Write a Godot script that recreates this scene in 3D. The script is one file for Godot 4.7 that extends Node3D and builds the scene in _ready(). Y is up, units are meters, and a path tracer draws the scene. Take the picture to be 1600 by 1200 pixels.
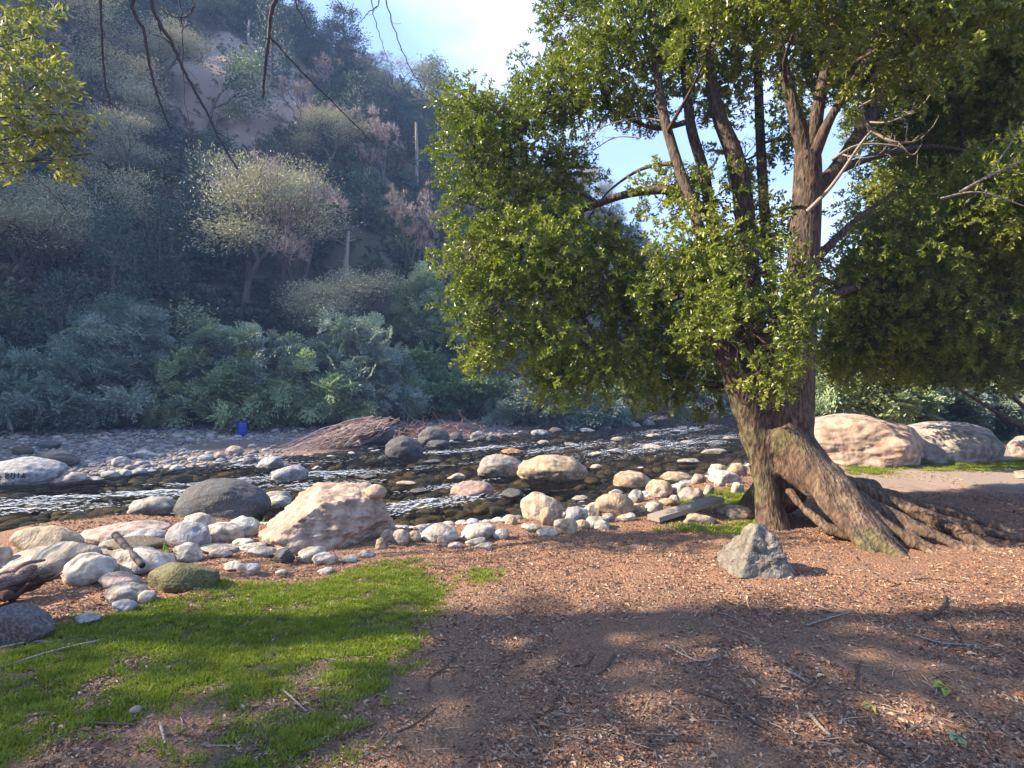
extends Node3D
# A river bank below a wooded hill: a big many-stemmed evergreen with bare roots on the right, boulders, a stony river, a shaded hillside.
# The camera stands at the origin, 1.6 m above the near bank, and looks along -z. Units are metres.

const WATER := -0.5
var NEAR_SHORE: Array = [[-30,35],[-11,-3],[-7,-8.3],[-5.4,-9.6],[-3.7,-9.3],[-1.8,-8.7],[0,-9.3],[2,-11.6],[6.3,-16.5],[12,-25],[24,-42],[90,-140]]
var FAR_SHORE: Array = [[-40,30],[-16,-6.5],[-10.5,-12.6],[-8,-14.8],[-6.3,-16.5],[-4,-19],[-1.2,-22],[2.5,-26.6],[6.8,-32],[17,-47],[40,-80],[95,-155]]  # unseen upstream end bent so the hill stands between sun and far bank
var RIDGE: Array = [[-200,57],[-25,57],[5,45],[22,38],[44,40],[75,33],[103,25],[165,9],[250,5],[900,5]]  # out-of-view left end raised to keep the sun off the far bank
var GRASS: Array = [[[-3.012,-3.299],[-2.9,-3.595],[-2.875,-3.925],[-2.614,-4.32],[-2.202,-4.609],[-1.502,-5.053],[-0.787,-5.296],[-0.729,-4.579],[-0.744,-3.786],[-0.735,-3.299],[-0.794,-3.115],[-1.064,-3.036],[-1.606,-3.22],[-1.727,-2.958],[-1.841,-2.753],[-2.083,-2.651],[-2.359,-2.525]],[[-1.081,-2.753],[-0.741,-2.907],[-0.697,-2.525],[-1.274,-2.401],[-1.323,-2.651]],[[1.85,-6.701],[2.333,-6.869],[2.914,-7.038],[2.663,-6.601],[2.129,-6.469]],[[1.97,-7.733],[2.893,-8.791],[3.406,-8.791],[3.177,-8.199],[2.299,-7.733]],[[6.208,-10.931],[8.457,-13.503],[9.759,-14.364],[8.997,-13.038],[7.396,-11.611],[6.213,-10.641]],[[7.598,-11.184],[8.822,-11.872],[12.18,-13.038],[11.259,-11.785],[9.229,-11.439]],[[13.524,-16.763],[17.582,-20.965],[20.03,-20.965],[16.015,-16.763],[12.828,-15.105]],[[-0.51,-5.053],[-0.302,-5.174],[-0.133,-4.993],[-0.312,-4.903]]]
var near_pts := PackedVector2Array()
var far_pts := PackedVector2Array()
var grass_polys: Array = []
var grass_boxes: Array = []
var rng := RandomNumberGenerator.new()
var nz := FastNoiseLite.new()
var nf := FastNoiseLite.new()
var ico_cache := {}
var counts := {}
var mats := {}
var t_speck: Texture2D
var t_fine: Texture2D
var t_blotch: Texture2D
var t_bark: Texture2D
var t_pit: Texture2D

# ---------------------------------------------------------------- mesh buffer
class MB:
	var v := PackedVector3Array()
	var n := PackedVector3Array()
	var c := PackedColorArray()
	var i := PackedInt32Array()
	func leaf(p: Vector3, d: Vector3, side: Vector3, up: Vector3, l: float, w: float, fold: float, col := Color.WHITE) -> void:
		# a folded, pointed leaf blade of two faces
		var b := v.size()
		var m := p + d * l * 0.45 + up * fold * w
		v.append(p); v.append(m - side * w * 0.5); v.append(p + d * l - up * fold * w * 0.6); v.append(m + side * w * 0.5)
		for k in 4: c.append(col)
		i.append_array(PackedInt32Array([b, b + 1, b + 2, b, b + 2, b + 3]))
	func tube(pts: PackedVector3Array, rad: PackedFloat32Array, sides: int, wob: FastNoiseLite = null, amp := 0.0) -> void:
		var first := v.size()
		var ref := Vector3(0.31, 0.2, 0.93)
		for k in pts.size():
			var d := (pts[mini(k + 1, pts.size() - 1)] - pts[maxi(k - 1, 0)]).normalized()
			var a := d.cross(ref)
			if a.length() < 0.05: a = d.cross(Vector3.RIGHT)
			a = a.normalized()
			ref = a.cross(d).normalized()
			var bb := d.cross(a).normalized()
			for s in sides:
				var th := TAU * s / sides
				var o := a * cos(th) + bb * sin(th)
				var r := rad[k]
				if wob: r *= 1.0 + amp * wob.get_noise_3d(pts[k].x * 6.0 + o.x * 3.0, pts[k].y * 3.0 + o.y * 3.0, pts[k].z * 6.0 + o.z * 3.0)
				v.append(pts[k] + o * r); n.append(o)
		for k in pts.size() - 1:
			for s in sides:
				var p := first + k * sides + s
				var q := first + k * sides + (s + 1) % sides
				i.append_array(PackedInt32Array([p, p + sides, q, q, p + sides, q + sides]))
		v.append(pts[0]); n.append((pts[0] - pts[1]).normalized())
		v.append(pts[pts.size() - 1]); n.append((pts[pts.size() - 1] - pts[pts.size() - 2]).normalized())
		var e := v.size() - 2
		for s in sides:
			i.append_array(PackedInt32Array([e, first + s, first + (s + 1) % sides]))
			var l := first + (pts.size() - 1) * sides
			i.append_array(PackedInt32Array([e + 1, l + (s + 1) % sides, l + s]))
	func box(o: Vector3, ax: Vector3, ay: Vector3, az: Vector3) -> void:
		for f in [[ax, ay, az], [-ax, az, ay], [ay, az, ax], [-ay, ax, az], [az, ax, ay], [-az, ay, ax]]:
			var b := v.size()
			var q: Vector3 = f[0]; var s: Vector3 = f[1]; var t: Vector3 = f[2]
			for k in [[-1, -1], [1, -1], [1, 1], [-1, 1]]:
				v.append(o + q + s * k[0] + t * k[1]); n.append(q.normalized())
			i.append_array(PackedInt32Array([b, b + 2, b + 1, b, b + 3, b + 2]))
	func smooth() -> void:
		n.resize(v.size()); n.fill(Vector3.ZERO)
		for k in range(0, i.size(), 3):
			var a := i[k]; var b := i[k + 1]; var d := i[k + 2]
			var f := (v[d] - v[a]).cross(v[b] - v[a])
			n[a] += f; n[b] += f; n[d] += f
		for k in n.size(): n[k] = n[k].normalized()
	func mesh() -> ArrayMesh:
		var arr := []
		arr.resize(Mesh.ARRAY_MAX)
		arr[Mesh.ARRAY_VERTEX] = v
		if n.size() == v.size(): arr[Mesh.ARRAY_NORMAL] = n
		if c.size() == v.size(): arr[Mesh.ARRAY_COLOR] = c
		arr[Mesh.ARRAY_INDEX] = i
		var m := ArrayMesh.new()
		m.add_surface_from_arrays(Mesh.PRIMITIVE_TRIANGLES, arr)
		return m

class Scatter:
	var t: Array[Transform3D] = []
	var c: Array[Color] = []
	func put(x: Transform3D, col := Color.WHITE) -> void:
		t.append(x); c.append(col)

func scatter_node(called: String, s: Scatter, mesh: Mesh, m: Material, parent: Node) -> MultiMeshInstance3D:
	var mm := MultiMesh.new()
	mm.transform_format = MultiMesh.TRANSFORM_3D
	mm.use_colors = true
	mm.mesh = mesh
	mm.instance_count = s.t.size()
	for k in s.t.size():
		mm.set_instance_transform(k, s.t[k])
		mm.set_instance_color(k, s.c[k])
	var o := MultiMeshInstance3D.new()
	o.name = numbered(called) if parent == self else called
	o.multimesh = mm
	o.material_override = m
	parent.add_child(o, true)
	return o

func numbered(called: String) -> String:
	counts[called] = counts.get(called, -1) + 1
	return called if counts[called] == 0 else "%s_%03d" % [called, counts[called]]

func part(called: String, mesh: Mesh, m: Material, parent: Node) -> MeshInstance3D:
	var o := MeshInstance3D.new()
	o.name = numbered(called) if parent == self else called
	o.mesh = mesh
	o.material_override = m
	parent.add_child(o, true)
	return o

func tag(o: Node, label: String, category: String, group := "", kind := "") -> void:
	if label: o.set_meta("label", label)
	if category: o.set_meta("category", category)
	if group: o.set_meta("group", group)
	if kind: o.set_meta("kind", kind)

func thing(called: String, label: String, category: String, where: Vector3, group := "") -> Node3D:
	var o := Node3D.new()
	o.name = numbered(called)
	add_child(o)
	o.position = where
	tag(o, label, category, group)
	return o

# ---------------------------------------------------------------- materials
func noise_tex(seed_: int, freq: float, octaves: int, lo: Color, hi: Color, kind := FastNoiseLite.TYPE_SIMPLEX_SMOOTH, size := 512, contrast := 0.0) -> NoiseTexture2D:
	var f := FastNoiseLite.new()
	f.seed = seed_; f.noise_type = kind; f.frequency = freq
	f.fractal_type = FastNoiseLite.FRACTAL_FBM; f.fractal_octaves = octaves
	var t := NoiseTexture2D.new()
	t.width = size; t.height = size; t.seamless = true; t.noise = f
	var g := Gradient.new()
	g.set_color(0, lo); g.set_color(1, hi)
	g.set_offset(0, contrast); g.set_offset(1, 1.0 - contrast)
	t.color_ramp = g
	return t

func lin(r: float, g: float, b: float) -> Color:
	return Color(r, g, b).linear_to_srgb()

func surface(c: Color, rough: float, tex: Texture2D = null, scale := Vector3.ONE, bump: Texture2D = null, bump_cm := 0.0, vertex := false) -> StandardMaterial3D:
	var m := StandardMaterial3D.new()
	m.albedo_color = c
	m.roughness = rough
	m.vertex_color_use_as_albedo = vertex
	m.cull_mode = BaseMaterial3D.CULL_DISABLED
	if tex:
		m.albedo_texture = tex
	if tex or bump:
		m.uv1_triplanar = true
		m.uv1_world_triplanar = true
		m.uv1_scale = scale
	if bump:
		m.heightmap_enabled = true
		m.heightmap_texture = bump
		m.heightmap_scale = bump_cm
	return m

func stone(c: Color, pits := false, scale := 1.6) -> StandardMaterial3D:
	var m := surface(c, 0.82, t_pit if pits else t_blotch, Vector3.ONE * scale, t_pit if pits else t_fine, 1.0 if pits else 0.8)
	return m

func leafy(c: Color, back: Color, rough := 0.45) -> StandardMaterial3D:
	var m := StandardMaterial3D.new()
	m.albedo_color = c
	m.roughness = rough
	m.vertex_color_use_as_albedo = true
	m.cull_mode = BaseMaterial3D.CULL_DISABLED
	m.backlight_enabled = true
	m.backlight = back
	return m

# ---------------------------------------------------------------- land
func side_dist(pts: PackedVector2Array, x: float, z: float) -> float:
	var best := 1e12
	var sg := 1.0
	var p := Vector2(x, z)
	for k in pts.size() - 1:
		var a := pts[k]
		var ab := pts[k + 1] - a
		var ap := p - a
		var t := clampf(ap.dot(ab) / ab.length_squared(), 0.0, 1.0)
		var d := (ap - ab * t).length_squared()
		if d < best - 1e-9:
			best = d
			sg = 1.0 if ab.x * ap.y - ab.y * ap.x > 0.0 else -1.0
	return sg * sqrt(best)

func ridge(t: float) -> float:
	for k in RIDGE.size() - 1:
		if t <= RIDGE[k + 1][0]:
			return RIDGE[k][1] + (RIDGE[k + 1][1] - RIDGE[k][1]) * maxf(0.0, (t - RIDGE[k][0]) / (RIDGE[k + 1][0] - RIDGE[k][0]))
	return 5.0

func land(x: float, z: float) -> float:
	var dn := side_dist(near_pts, x, z)
	if dn > 0.0:
		return -0.62 + 0.62 * smoothstep(-0.25, 2.4, dn) + nz.get_noise_2d(x * 1.4, z * 1.4) * 0.045 + nz.get_noise_2d(x * 9.0, z * 9.0) * 0.018 + nz.get_noise_2d(x * 31.0, z * 31.0) * 0.012
	var df := -side_dist(far_pts, x, z)
	if df > 0.0:
		var t := (x + 1.2) * 0.62 - (z + 22.0) * 0.78
		var bar := 11.0 - 8.0 * smoothstep(-6.0, 16.0, t)
		var h := -0.58 + 0.5 * smoothstep(-0.2, bar, df) + nz.get_noise_2d(x, z) * 0.08 * smoothstep(0.0, 2.0, df)
		var e := maxf(0.0, df - bar)
		var top := ridge(t)
		var r := e * e / (e + 4.5) * 1.12
		var a := maxf(0.0, 5.0 - absf(r - top)) / 5.0
		var rough := smoothstep(1.0, 9.0, e)
		return h + minf(r, top) - a * a * 1.25 + rough * (nz.get_noise_2d(x * 0.22, z * 0.22) * 2.6 + nz.get_noise_2d(x * 0.9, z * 0.9) * 0.7)
	return -0.62 - 0.4 * smoothstep(0.0, 1.6, minf(-dn, -df)) + nz.get_noise_2d(x * 2.0, z * 2.0) * 0.1

func in_grass(x: float, z: float) -> bool:
	var p := Vector2(x + nz.get_noise_2d(x * 3.0 + 50.0, z * 3.0) * 0.35, z + nz.get_noise_2d(x * 3.0, z * 3.0 + 80.0) * 0.35)
	for k in grass_polys.size():
		if grass_boxes[k].has_point(p) and Geometry2D.is_point_in_polygon(p, grass_polys[k]): return true
	return false

func soil_color(x: float, z: float, dn: float, df: float) -> Color:
	var a := nz.get_noise_2d(x * 0.9 + 9.0, z * 0.9) * 0.5 + 0.5
	var b := nz.get_noise_2d(x * 5.0, z * 5.0 + 31.0) * 0.5 + 0.5
	if dn > 0.0:
		var red := Color(0.33, 0.165, 0.09)
		var mud := Color(0.29, 0.175, 0.11)
		var sand := Color(0.43, 0.33, 0.265)
		# open trodden earth in the middle of the foreground, sandy track on the right, litter elsewhere
		var mudness := smoothstep(2.6, 1.2, Vector2((x - 0.3) * 0.8, z + 2.9).length() + (b - 0.5) * 0.9)
		var sandy := smoothstep(-8.2, -9.6, z + (b - 0.5) * 0.8) * smoothstep(4.0, 5.5, x)
		var shore := smoothstep(1.9, 0.5, dn + (b - 0.5) * 0.8)
		var c := red.lerp(Color(0.36, 0.2, 0.12), a)
		c = c.lerp(mud, mudness * (0.55 + 0.45 * b))
		c = c.lerp(sand, maxf(sandy, shore * 0.75))
		if in_grass(x, z): c = c.lerp(Color(0.09, 0.09, 0.035), 0.75)
		return c
	if df > 0.0:
		var t := (x + 1.2) * 0.62 - (z + 22.0) * 0.78
		var bar := 11.0 - 8.0 * smoothstep(-6.0, 16.0, t)
		var gravel := Color(0.2, 0.145, 0.12).lerp(Color(0.29, 0.2, 0.155), a)
		var hill := Color(0.085, 0.075, 0.04).lerp(Color(0.12, 0.105, 0.06), b)
		return gravel.lerp(hill, smoothstep(bar - 1.0, bar + 2.5, df + (b - 0.5) * 2.0))
	return Color(0.16, 0.12, 0.06).lerp(Color(0.08, 0.075, 0.045), b)

func lines(breaks: Array) -> PackedFloat32Array:
	# breaks: [from, to, step] spans one after the other
	var out := PackedFloat32Array()
	for s in breaks:
		var k := int(ceil(absf(s[1] - s[0]) / s[2]))
		for q in k: out.append(lerpf(s[0], s[1], float(q) / k))
	out.append(breaks[breaks.size() - 1][1])
	return out

func build_land() -> void:
	var xs := lines([[-140.0, -45.0, 6.0], [-45.0, -14.0, 1.0], [-14.0, -5.0, 0.3], [-5.0, 7.5, 0.07], [7.5, 16.0, 0.3], [16.0, 50.0, 1.2], [50.0, 180.0, 8.0]])
	var zs := lines([[45.0, 4.0, 5.0], [4.0, -1.5, 0.5], [-1.5, -9.5, 0.07], [-9.5, -18.0, 0.25], [-18.0, -75.0, 1.0], [-75.0, -260.0, 6.0]])
	var m := MB.new()
	var scar := Vector2(SCAR[0], SCAR[1])
	var scar2 := Vector2(SCAR2[0], SCAR2[1])
	for z in zs:
		for x in xs:
			m.v.append(Vector3(x, land(x, z), z))
			var dn := side_dist(near_pts, x, z)
			var df := -side_dist(far_pts, x, z) if dn <= 0.0 else -1.0
			var c := soil_color(x, z, dn, df)
			if df > 0.0:
				var q := nz.get_noise_2d(x * 0.8, z * 0.8) * 3.0
				c = c.lerp(Color(0.5, 0.37, 0.3), 0.9 * smoothstep(7.0, 4.0, Vector2(x, z).distance_to(scar) + q))
				c = c.lerp(Color(0.15, 0.13, 0.075), 0.4 * smoothstep(4.0, 2.0, Vector2(x, z).distance_to(scar2) + q))
			m.c.append(c)
	var w := xs.size()
	for r in zs.size() - 1:
		for k in w - 1:
			var a := r * w + k
			m.i.append_array(PackedInt32Array([a, a + w, a + 1, a + 1, a + w, a + w + 1]))
	m.smooth()
	var ground := surface(Color.WHITE, 0.95, t_speck, Vector3.ONE * 1.7, t_fine, 2.2, true)
	tag(part("ground", m.mesh(), ground, self), "", "", "", "structure")

var SCAR: Array = [-21.374,-48.517]
var SCAR2: Array = [-10.962,-36.878]

# ---------------------------------------------------------------- river
func river_point(s: float, u: float) -> Vector2:
	# s runs along the pairs of shore points, u from the near shore (0) to the far one (1)
	var k := clampi(int(s), 0, near_pts.size() - 2)
	var f := s - k
	return near_pts[k].lerp(near_pts[k + 1], f).lerp(far_pts[k].lerp(far_pts[k + 1], f), u)

var FOAM: Array = [[-8.4,-10.693,3.0,0.55,1.0],[-7.68,-11.304,2.6,0.4,0.8],[-8.19,-9.891,2.0,0.3,0.8],[-6.979,-11.636,1.2,0.3,0.6],[-4.437,-13.931,1.6,0.6,1.0],[-4.537,-12.211,1.7,0.5,0.9],[-6.216,-15.826,1.6,0.4,0.6],[-1.676,-10.522,1.4,0.35,1.0],[-1.89,-9.891,0.8,0.25,0.8],[-0.817,-10.99,1.3,0.3,0.8],[-0.84,-19.782,3.0,0.5,0.5],[-2.159,-18.488,2.2,0.4,0.5],[1.68,-19.782,3.5,0.7,0.35],[4.2,-19.782,4.5,1.0,0.3],[7.0,-21.98,5,1.2,0.3],[-6.368,-12.763,1.6,0.3,0.4],[0.861,-16.215,2,0.4,0.2],[-1.07,-12.6,1.2,0.25,0.5],[-5.122,-9.65,0.9,0.2,0.7],[-5.399,-9.331,0.8,0.2,0.6],[7.583,-27.475,5,1.2,0.25],[-1.805,-15.455,1.6,0.3,0.25]]
var flow := Vector2(0.7, -0.71)

func rapid(x: float, z: float) -> float:
	var r := 0.0
	for f in FOAM:
		var d := Vector2(x - f[0], z - f[1])
		if absf(d.x) > 8.0 or absf(d.y) > 8.0: continue
		var fl: Vector2 = flow_at(x)
		var al: float = d.dot(fl) / f[2]
		var ac: float = d.dot(Vector2(-fl.y, fl.x)) / f[3]
		r = maxf(r, f[4] * smoothstep(1.0, 0.25, sqrt(al * al + ac * ac)))
	return r

func flow_at(x: float) -> Vector2:
	return Vector2(0.95, -0.31).lerp(Vector2(0.62, -0.78), smoothstep(-7.0, 3.0, x)).normalized()

func wave(x: float, z: float) -> float:
	var fl := flow_at(x)
	var al := x * fl.x + z * fl.y
	var ac := -x * fl.y + z * fl.x
	var rp := rapid(x, z)
	return WATER + nz.get_noise_2d(al * 2.2, ac * 7.0) * (0.03 + 0.05 * rp) + nz.get_noise_2d(al * 8.0, ac * 18.0) * (0.014 + 0.03 * rp) + rp * 0.02

func build_river() -> void:
	var m := MB.new()
	var ss := lines([[0.0, 1.0, 0.05], [1.0, 2.0, 0.012], [2.0, 8.0, 0.03], [8.0, 9.0, 0.01], [9.0, 11.0, 0.02]])
	var nu := 130
	for s in ss:
		for k in nu + 1:
			var p := river_point(s, lerpf(-0.12, 1.12, float(k) / nu))
			m.v.append(Vector3(p.x, wave(p.x, p.y), p.y))
	for r in ss.size() - 1:
		for k in nu:
			var a := r * (nu + 1) + k
			m.i.append_array(PackedInt32Array([a, a + nu + 1, a + 1, a + 1, a + nu + 1, a + nu + 2]))
	m.smooth()
	for k in m.n.size():
		if m.n[k].y < 0.0: m.n[k] = -m.n[k]
	var water := StandardMaterial3D.new()
	water.transparency = BaseMaterial3D.TRANSPARENCY_ALPHA
	water.albedo_color = Color(lin(0.13, 0.15, 0.115), 0.55)
	water.roughness = 0.2
	water.normal_enabled = true
	water.uv1_triplanar = true
	water.uv1_world_triplanar = true
	water.uv1_scale = Vector3.ONE * 0.9
	var wn := noise_tex(77, 0.018, 4, Color.BLACK, Color.WHITE)
	wn.color_ramp = null
	wn.as_normal_map = true
	wn.bump_strength = 6.0
	water.normal_texture = wn
	water.normal_scale = 1.0
	tag(part("river_water", m.mesh(), water, self), "", "", "", "structure")
	# white water: flecks and clots of bubbles riding on the rapids
	rng.seed = 41
	var fleck := MB.new()
	fleck.v.append(Vector3(0, 0.16, 0))
	for k in 7: fleck.v.append(Vector3(cos(TAU * k / 7), 0, sin(TAU * k / 7)) * (0.75 + 0.35 * sin(k * 2.3)))
	for k in 7: fleck.i.append_array(PackedInt32Array([0, 1 + k, 1 + (k + 1) % 7]))
	fleck.smooth()
	var sc := Scatter.new()
	for f in FOAM:
		var count := int(1500.0 * f[2] * f[3] * (0.15 + 1.4 * f[4]))
		var fl := flow_at(f[0])
		var right := Vector2(-fl.y, fl.x)
		for k in mini(count, 3600):
			var al: float = rng.randfn(0.0, 0.45) * f[2]
			var ac: float = rng.randfn(0.0, 0.45) * f[3]
			var p: Vector2 = Vector2(f[0], f[1]) + fl * al + right * ac
			if nz.get_noise_2d(p.dot(fl) * 1.6, p.dot(right) * 6.0) < rng.randf_range(-0.25, 0.3) - 0.12 * f[4]: continue
			if side_dist(near_pts, p.x, p.y) > -0.1 or side_dist(far_pts, p.x, p.y) < 0.1: continue
			var size := rng.randf_range(0.004, 0.015) * (1.0 + 0.02 * absf(f[1]))
			var b := Basis(Vector3.UP, atan2(-fl.y, fl.x) + rng.randf_range(-0.35, 0.35)).scaled_local(Vector3(size * rng.randf_range(1.2, 4.0), size, size))
			sc.put(Transform3D(b, Vector3(p.x, wave(p.x, p.y) + 0.004, p.y)), Color(1, 1, 1).darkened(rng.randf() * 0.12))
	var white := surface(lin(0.52, 0.57, 0.64), 0.6)
	white.vertex_color_use_as_albedo = true
	var o := scatter_node("foam", sc, fleck.mesh(), white, self)
	tag(o, "white foam flecks on the river's rapids", "foam", "", "stuff")

# ---------------------------------------------------------------- stones
func ico(level: int) -> Array:
	if ico_cache.has(level): return ico_cache[level]
	var vs := PackedVector3Array()
	var fs := PackedInt32Array()
	if level == 0:
		var t := (1.0 + sqrt(5.0)) / 2.0
		for p in [[-1, t, 0], [1, t, 0], [-1, -t, 0], [1, -t, 0], [0, -1, t], [0, 1, t], [0, -1, -t], [0, 1, -t], [t, 0, -1], [t, 0, 1], [-t, 0, -1], [-t, 0, 1]]:
			vs.append(Vector3(p[0], p[1], p[2]).normalized())
		fs = PackedInt32Array([0, 5, 11, 0, 1, 5, 0, 7, 1, 0, 10, 7, 0, 11, 10, 1, 9, 5, 5, 4, 11, 11, 2, 10, 10, 6, 7, 7, 8, 1, 3, 4, 9, 3, 2, 4, 3, 6, 2, 3, 8, 6, 3, 9, 8, 4, 5, 9, 2, 11, 4, 6, 10, 2, 8, 7, 6, 9, 1, 8])
	else:
		var prev := ico(level - 1)
		vs = prev[0].duplicate()
		var mid := {}
		var pf: PackedInt32Array = prev[1]
		for k in range(0, pf.size(), 3):
			var e := [0, 0, 0]
			for q in 3:
				var a := pf[k + q]; var b := pf[k + (q + 1) % 3]
				var key := Vector2i(mini(a, b), maxi(a, b))
				if not mid.has(key):
					mid[key] = vs.size()
					vs.append(((vs[a] + vs[b]) * 0.5).normalized())
				e[q] = mid[key]
			fs.append_array(PackedInt32Array([pf[k], e[0], e[2], pf[k + 1], e[1], e[0], pf[k + 2], e[2], e[1], e[0], e[1], e[2]]))
	ico_cache[level] = [vs, fs]
	return ico_cache[level]

class RockShape:
	var planes: Array = []
	var soft := 0.2
	var amp := 0.1
	var fine := 0.0
	var crag := 0.0
	var shift := Vector3.ZERO
	var noise: FastNoiseLite
	func radius(d: Vector3) -> float:
		var r := 1.0
		for p in planes:
			var c: float = d.dot(p[0])
			if c > 0.05:
				var q: float = p[1] / c
				var h := clampf(0.5 + 0.5 * (q - r) / soft, 0.0, 1.0)
				r = lerpf(q, r, h) - soft * h * (1.0 - h)
		var p2 := d * 40.0 + shift
		r *= 1.0 + amp * noise.get_noise_3d(p2.x, p2.y, p2.z)
		if fine > 0.0: r *= 1.0 + fine * noise.get_noise_3d(p2.x * 3.5, p2.y * 3.5, p2.z * 3.5) + fine * 0.5 * noise.get_noise_3d(p2.x * 9.0, p2.y * 9.0, p2.z * 9.0)
		if crag > 0.0:
			var g := noise.get_noise_3d(p2.x * 1.4 + 70.0, p2.y * 2.4, p2.z * 1.4)
			r *= 1.0 - crag * maxf(0.0, 0.35 - absf(g)) - crag * 0.5 * absf(noise.get_noise_3d(p2.x * 4.0, p2.y * 6.0, p2.z * 4.0))
		return r

func rock_shape(seed_: int, cuts: int, near_cut: float, soft: float, amp: float, fine := 0.0, crag := 0.0) -> RockShape:
	var r := RandomNumberGenerator.new()
	r.seed = seed_
	var s := RockShape.new()
	s.soft = soft; s.amp = amp; s.fine = fine; s.crag = crag; s.noise = nf
	s.shift = Vector3(r.randf() * 500.0, r.randf() * 500.0, r.randf() * 500.0)
	for k in cuts:
		s.planes.append([Vector3(r.randfn(), r.randfn(), r.randfn()).normalized(), r.randf_range(near_cut, near_cut + 0.25)])
	return s

func rock_mesh(s: RockShape, level: int, half := Vector3.ONE) -> ArrayMesh:
	var base := ico(level)
	var m := MB.new()
	for d in base[0]: m.v.append(d * s.radius(d) * half)
	m.i = base[1]
	m.smooth()
	return m.mesh()

var pool := {}
func pooled(kind: String, variants: int) -> ArrayMesh:
	if not pool.has(kind):
		pool[kind] = []
		for k in variants:
			var sd := hash(kind) % 1000 + k * 17
			var s: RockShape
			match kind:
				"a": s = rock_shape(sd, 9, 0.52, 0.06, 0.10, 0.03)
				"f": s = rock_shape(sd, 6, 0.66, 0.12, 0.18, 0.02)
				"s": s = rock_shape(sd, 7, 0.6, 0.1, 0.1, 0.015)
				"l": s = rock_shape(sd, 6, 0.6, 0.12, 0.14, 0.03)
				_: s = rock_shape(sd, 6, 0.66, 0.16, 0.16, 0.016)
			pool[kind].append(rock_mesh(s, 3))
	return pool[kind][rng.randi() % variants]

var stone_word := {"w": "whitish", "g": "grey", "b": "blue-grey", "d": "dark", "t": "tan", "p": "pinkish", "m": "mossy", "o": "orange", "k": "pink", "x": "brown", "c": "pale green-grey", "q": "cream", "z": "striped", "n": "mauve-grey", "v": "rusty"}
var shape_word := {"r": "rounded", "a": "angular", "f": "flat", "e": "upright", "s": "blocky", "l": "long", "R": "domed", "G": "large"}

func place_stones(rows: Array, zone: String) -> void:
	for r in rows:
		var x: float = r[0]; var z: float = r[1]; var w: float = r[2]; var h: float = r[3]; var dep: float = r[4]
		var kind: String = r[6]
		var base := WATER - 0.05 if zone == "river" else maxf(land(x, z), WATER - 0.08)
		var big: bool = w > 0.9 or kind == "R" or kind == "G"
		var mesh: Mesh
		var half := Vector3(w * 0.5, h * 0.68, dep * 0.5) * 1.06
		if kind == "R": mesh = rock_mesh(rock_shape(int(absf(x) * 100.0), 3, 0.8, 0.3, 0.08, 0.018), 5)
		elif kind == "G": continue
		elif big: mesh = rock_mesh(rock_shape(int(absf(x) * 100.0) + 7, 8 if kind == "a" else 4, 0.56 if kind == "a" else 0.82, 0.09 if kind == "a" else 0.3, 0.13, 0.02), 4)
		else: mesh = pooled(kind, 7)
		var o := MeshInstance3D.new()
		var called := "boulder" if w > 0.7 else "stone"
		o.name = numbered(called)
		o.mesh = mesh
		o.material_override = mats["stone_" + r[5]]
		add_child(o)
		var tilt := Basis(Vector3(0, 0, 1), rng.randf_range(-0.12, 0.12))
		if kind == "l": tilt = Basis(Vector3(0, 0, 1), 0.3)
		o.transform = Transform3D(tilt.scaled_local(half) * Basis(Vector3.UP, rng.randf_range(-0.25, 0.25) + (PI if rng.randf() < 0.5 else 0.0)), Vector3(x, base + h * 0.36, z))
		var label: String = r[7]
		var place: String = {"near": "among the stones lining the near bank", "river": "breaking the water of the river", "far": "on the gravel bar across the river"}[zone]
		if label == "": tag(o, "small %s %s stone %s" % [stone_word[r[5]], shape_word[kind], place], "stone", "%s %s stones %s" % [stone_word[r[5]], shape_word[kind], place])
		else: tag(o, label, called, {"near": "stones of the near bank", "river": "boulders in the river", "far": "stones of the far bank"}[zone])

# ---------------------------------------------------------------- foliage shapes
func sprig(seed_: int, leaves: int, length: float, leaf: float, slim := 0.45) -> ArrayMesh:
	var r := RandomNumberGenerator.new()
	r.seed = seed_
	var m := MB.new()
	for k in leaves:
		var f := (k + 0.5) / leaves
		var p := Vector3(0, -0.12 * f * f, f) * length + Vector3(r.randfn(), r.randfn(), r.randfn()) * 0.03 * length
		var a := r.randf() * TAU
		var d := (Vector3(cos(a), sin(a) * 0.8, r.randf_range(0.1, 0.9))).normalized()
		var side := d.cross(Vector3(r.randfn() * 0.5, 1, r.randfn() * 0.5)).normalized()
		m.leaf(p, d, side, side.cross(d), leaf * r.randf_range(0.7, 1.25), leaf * slim, r.randf_range(0.1, 0.35), Color(1, 1, 1).darkened(r.randf() * 0.3))
	return m.mesh()

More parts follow.
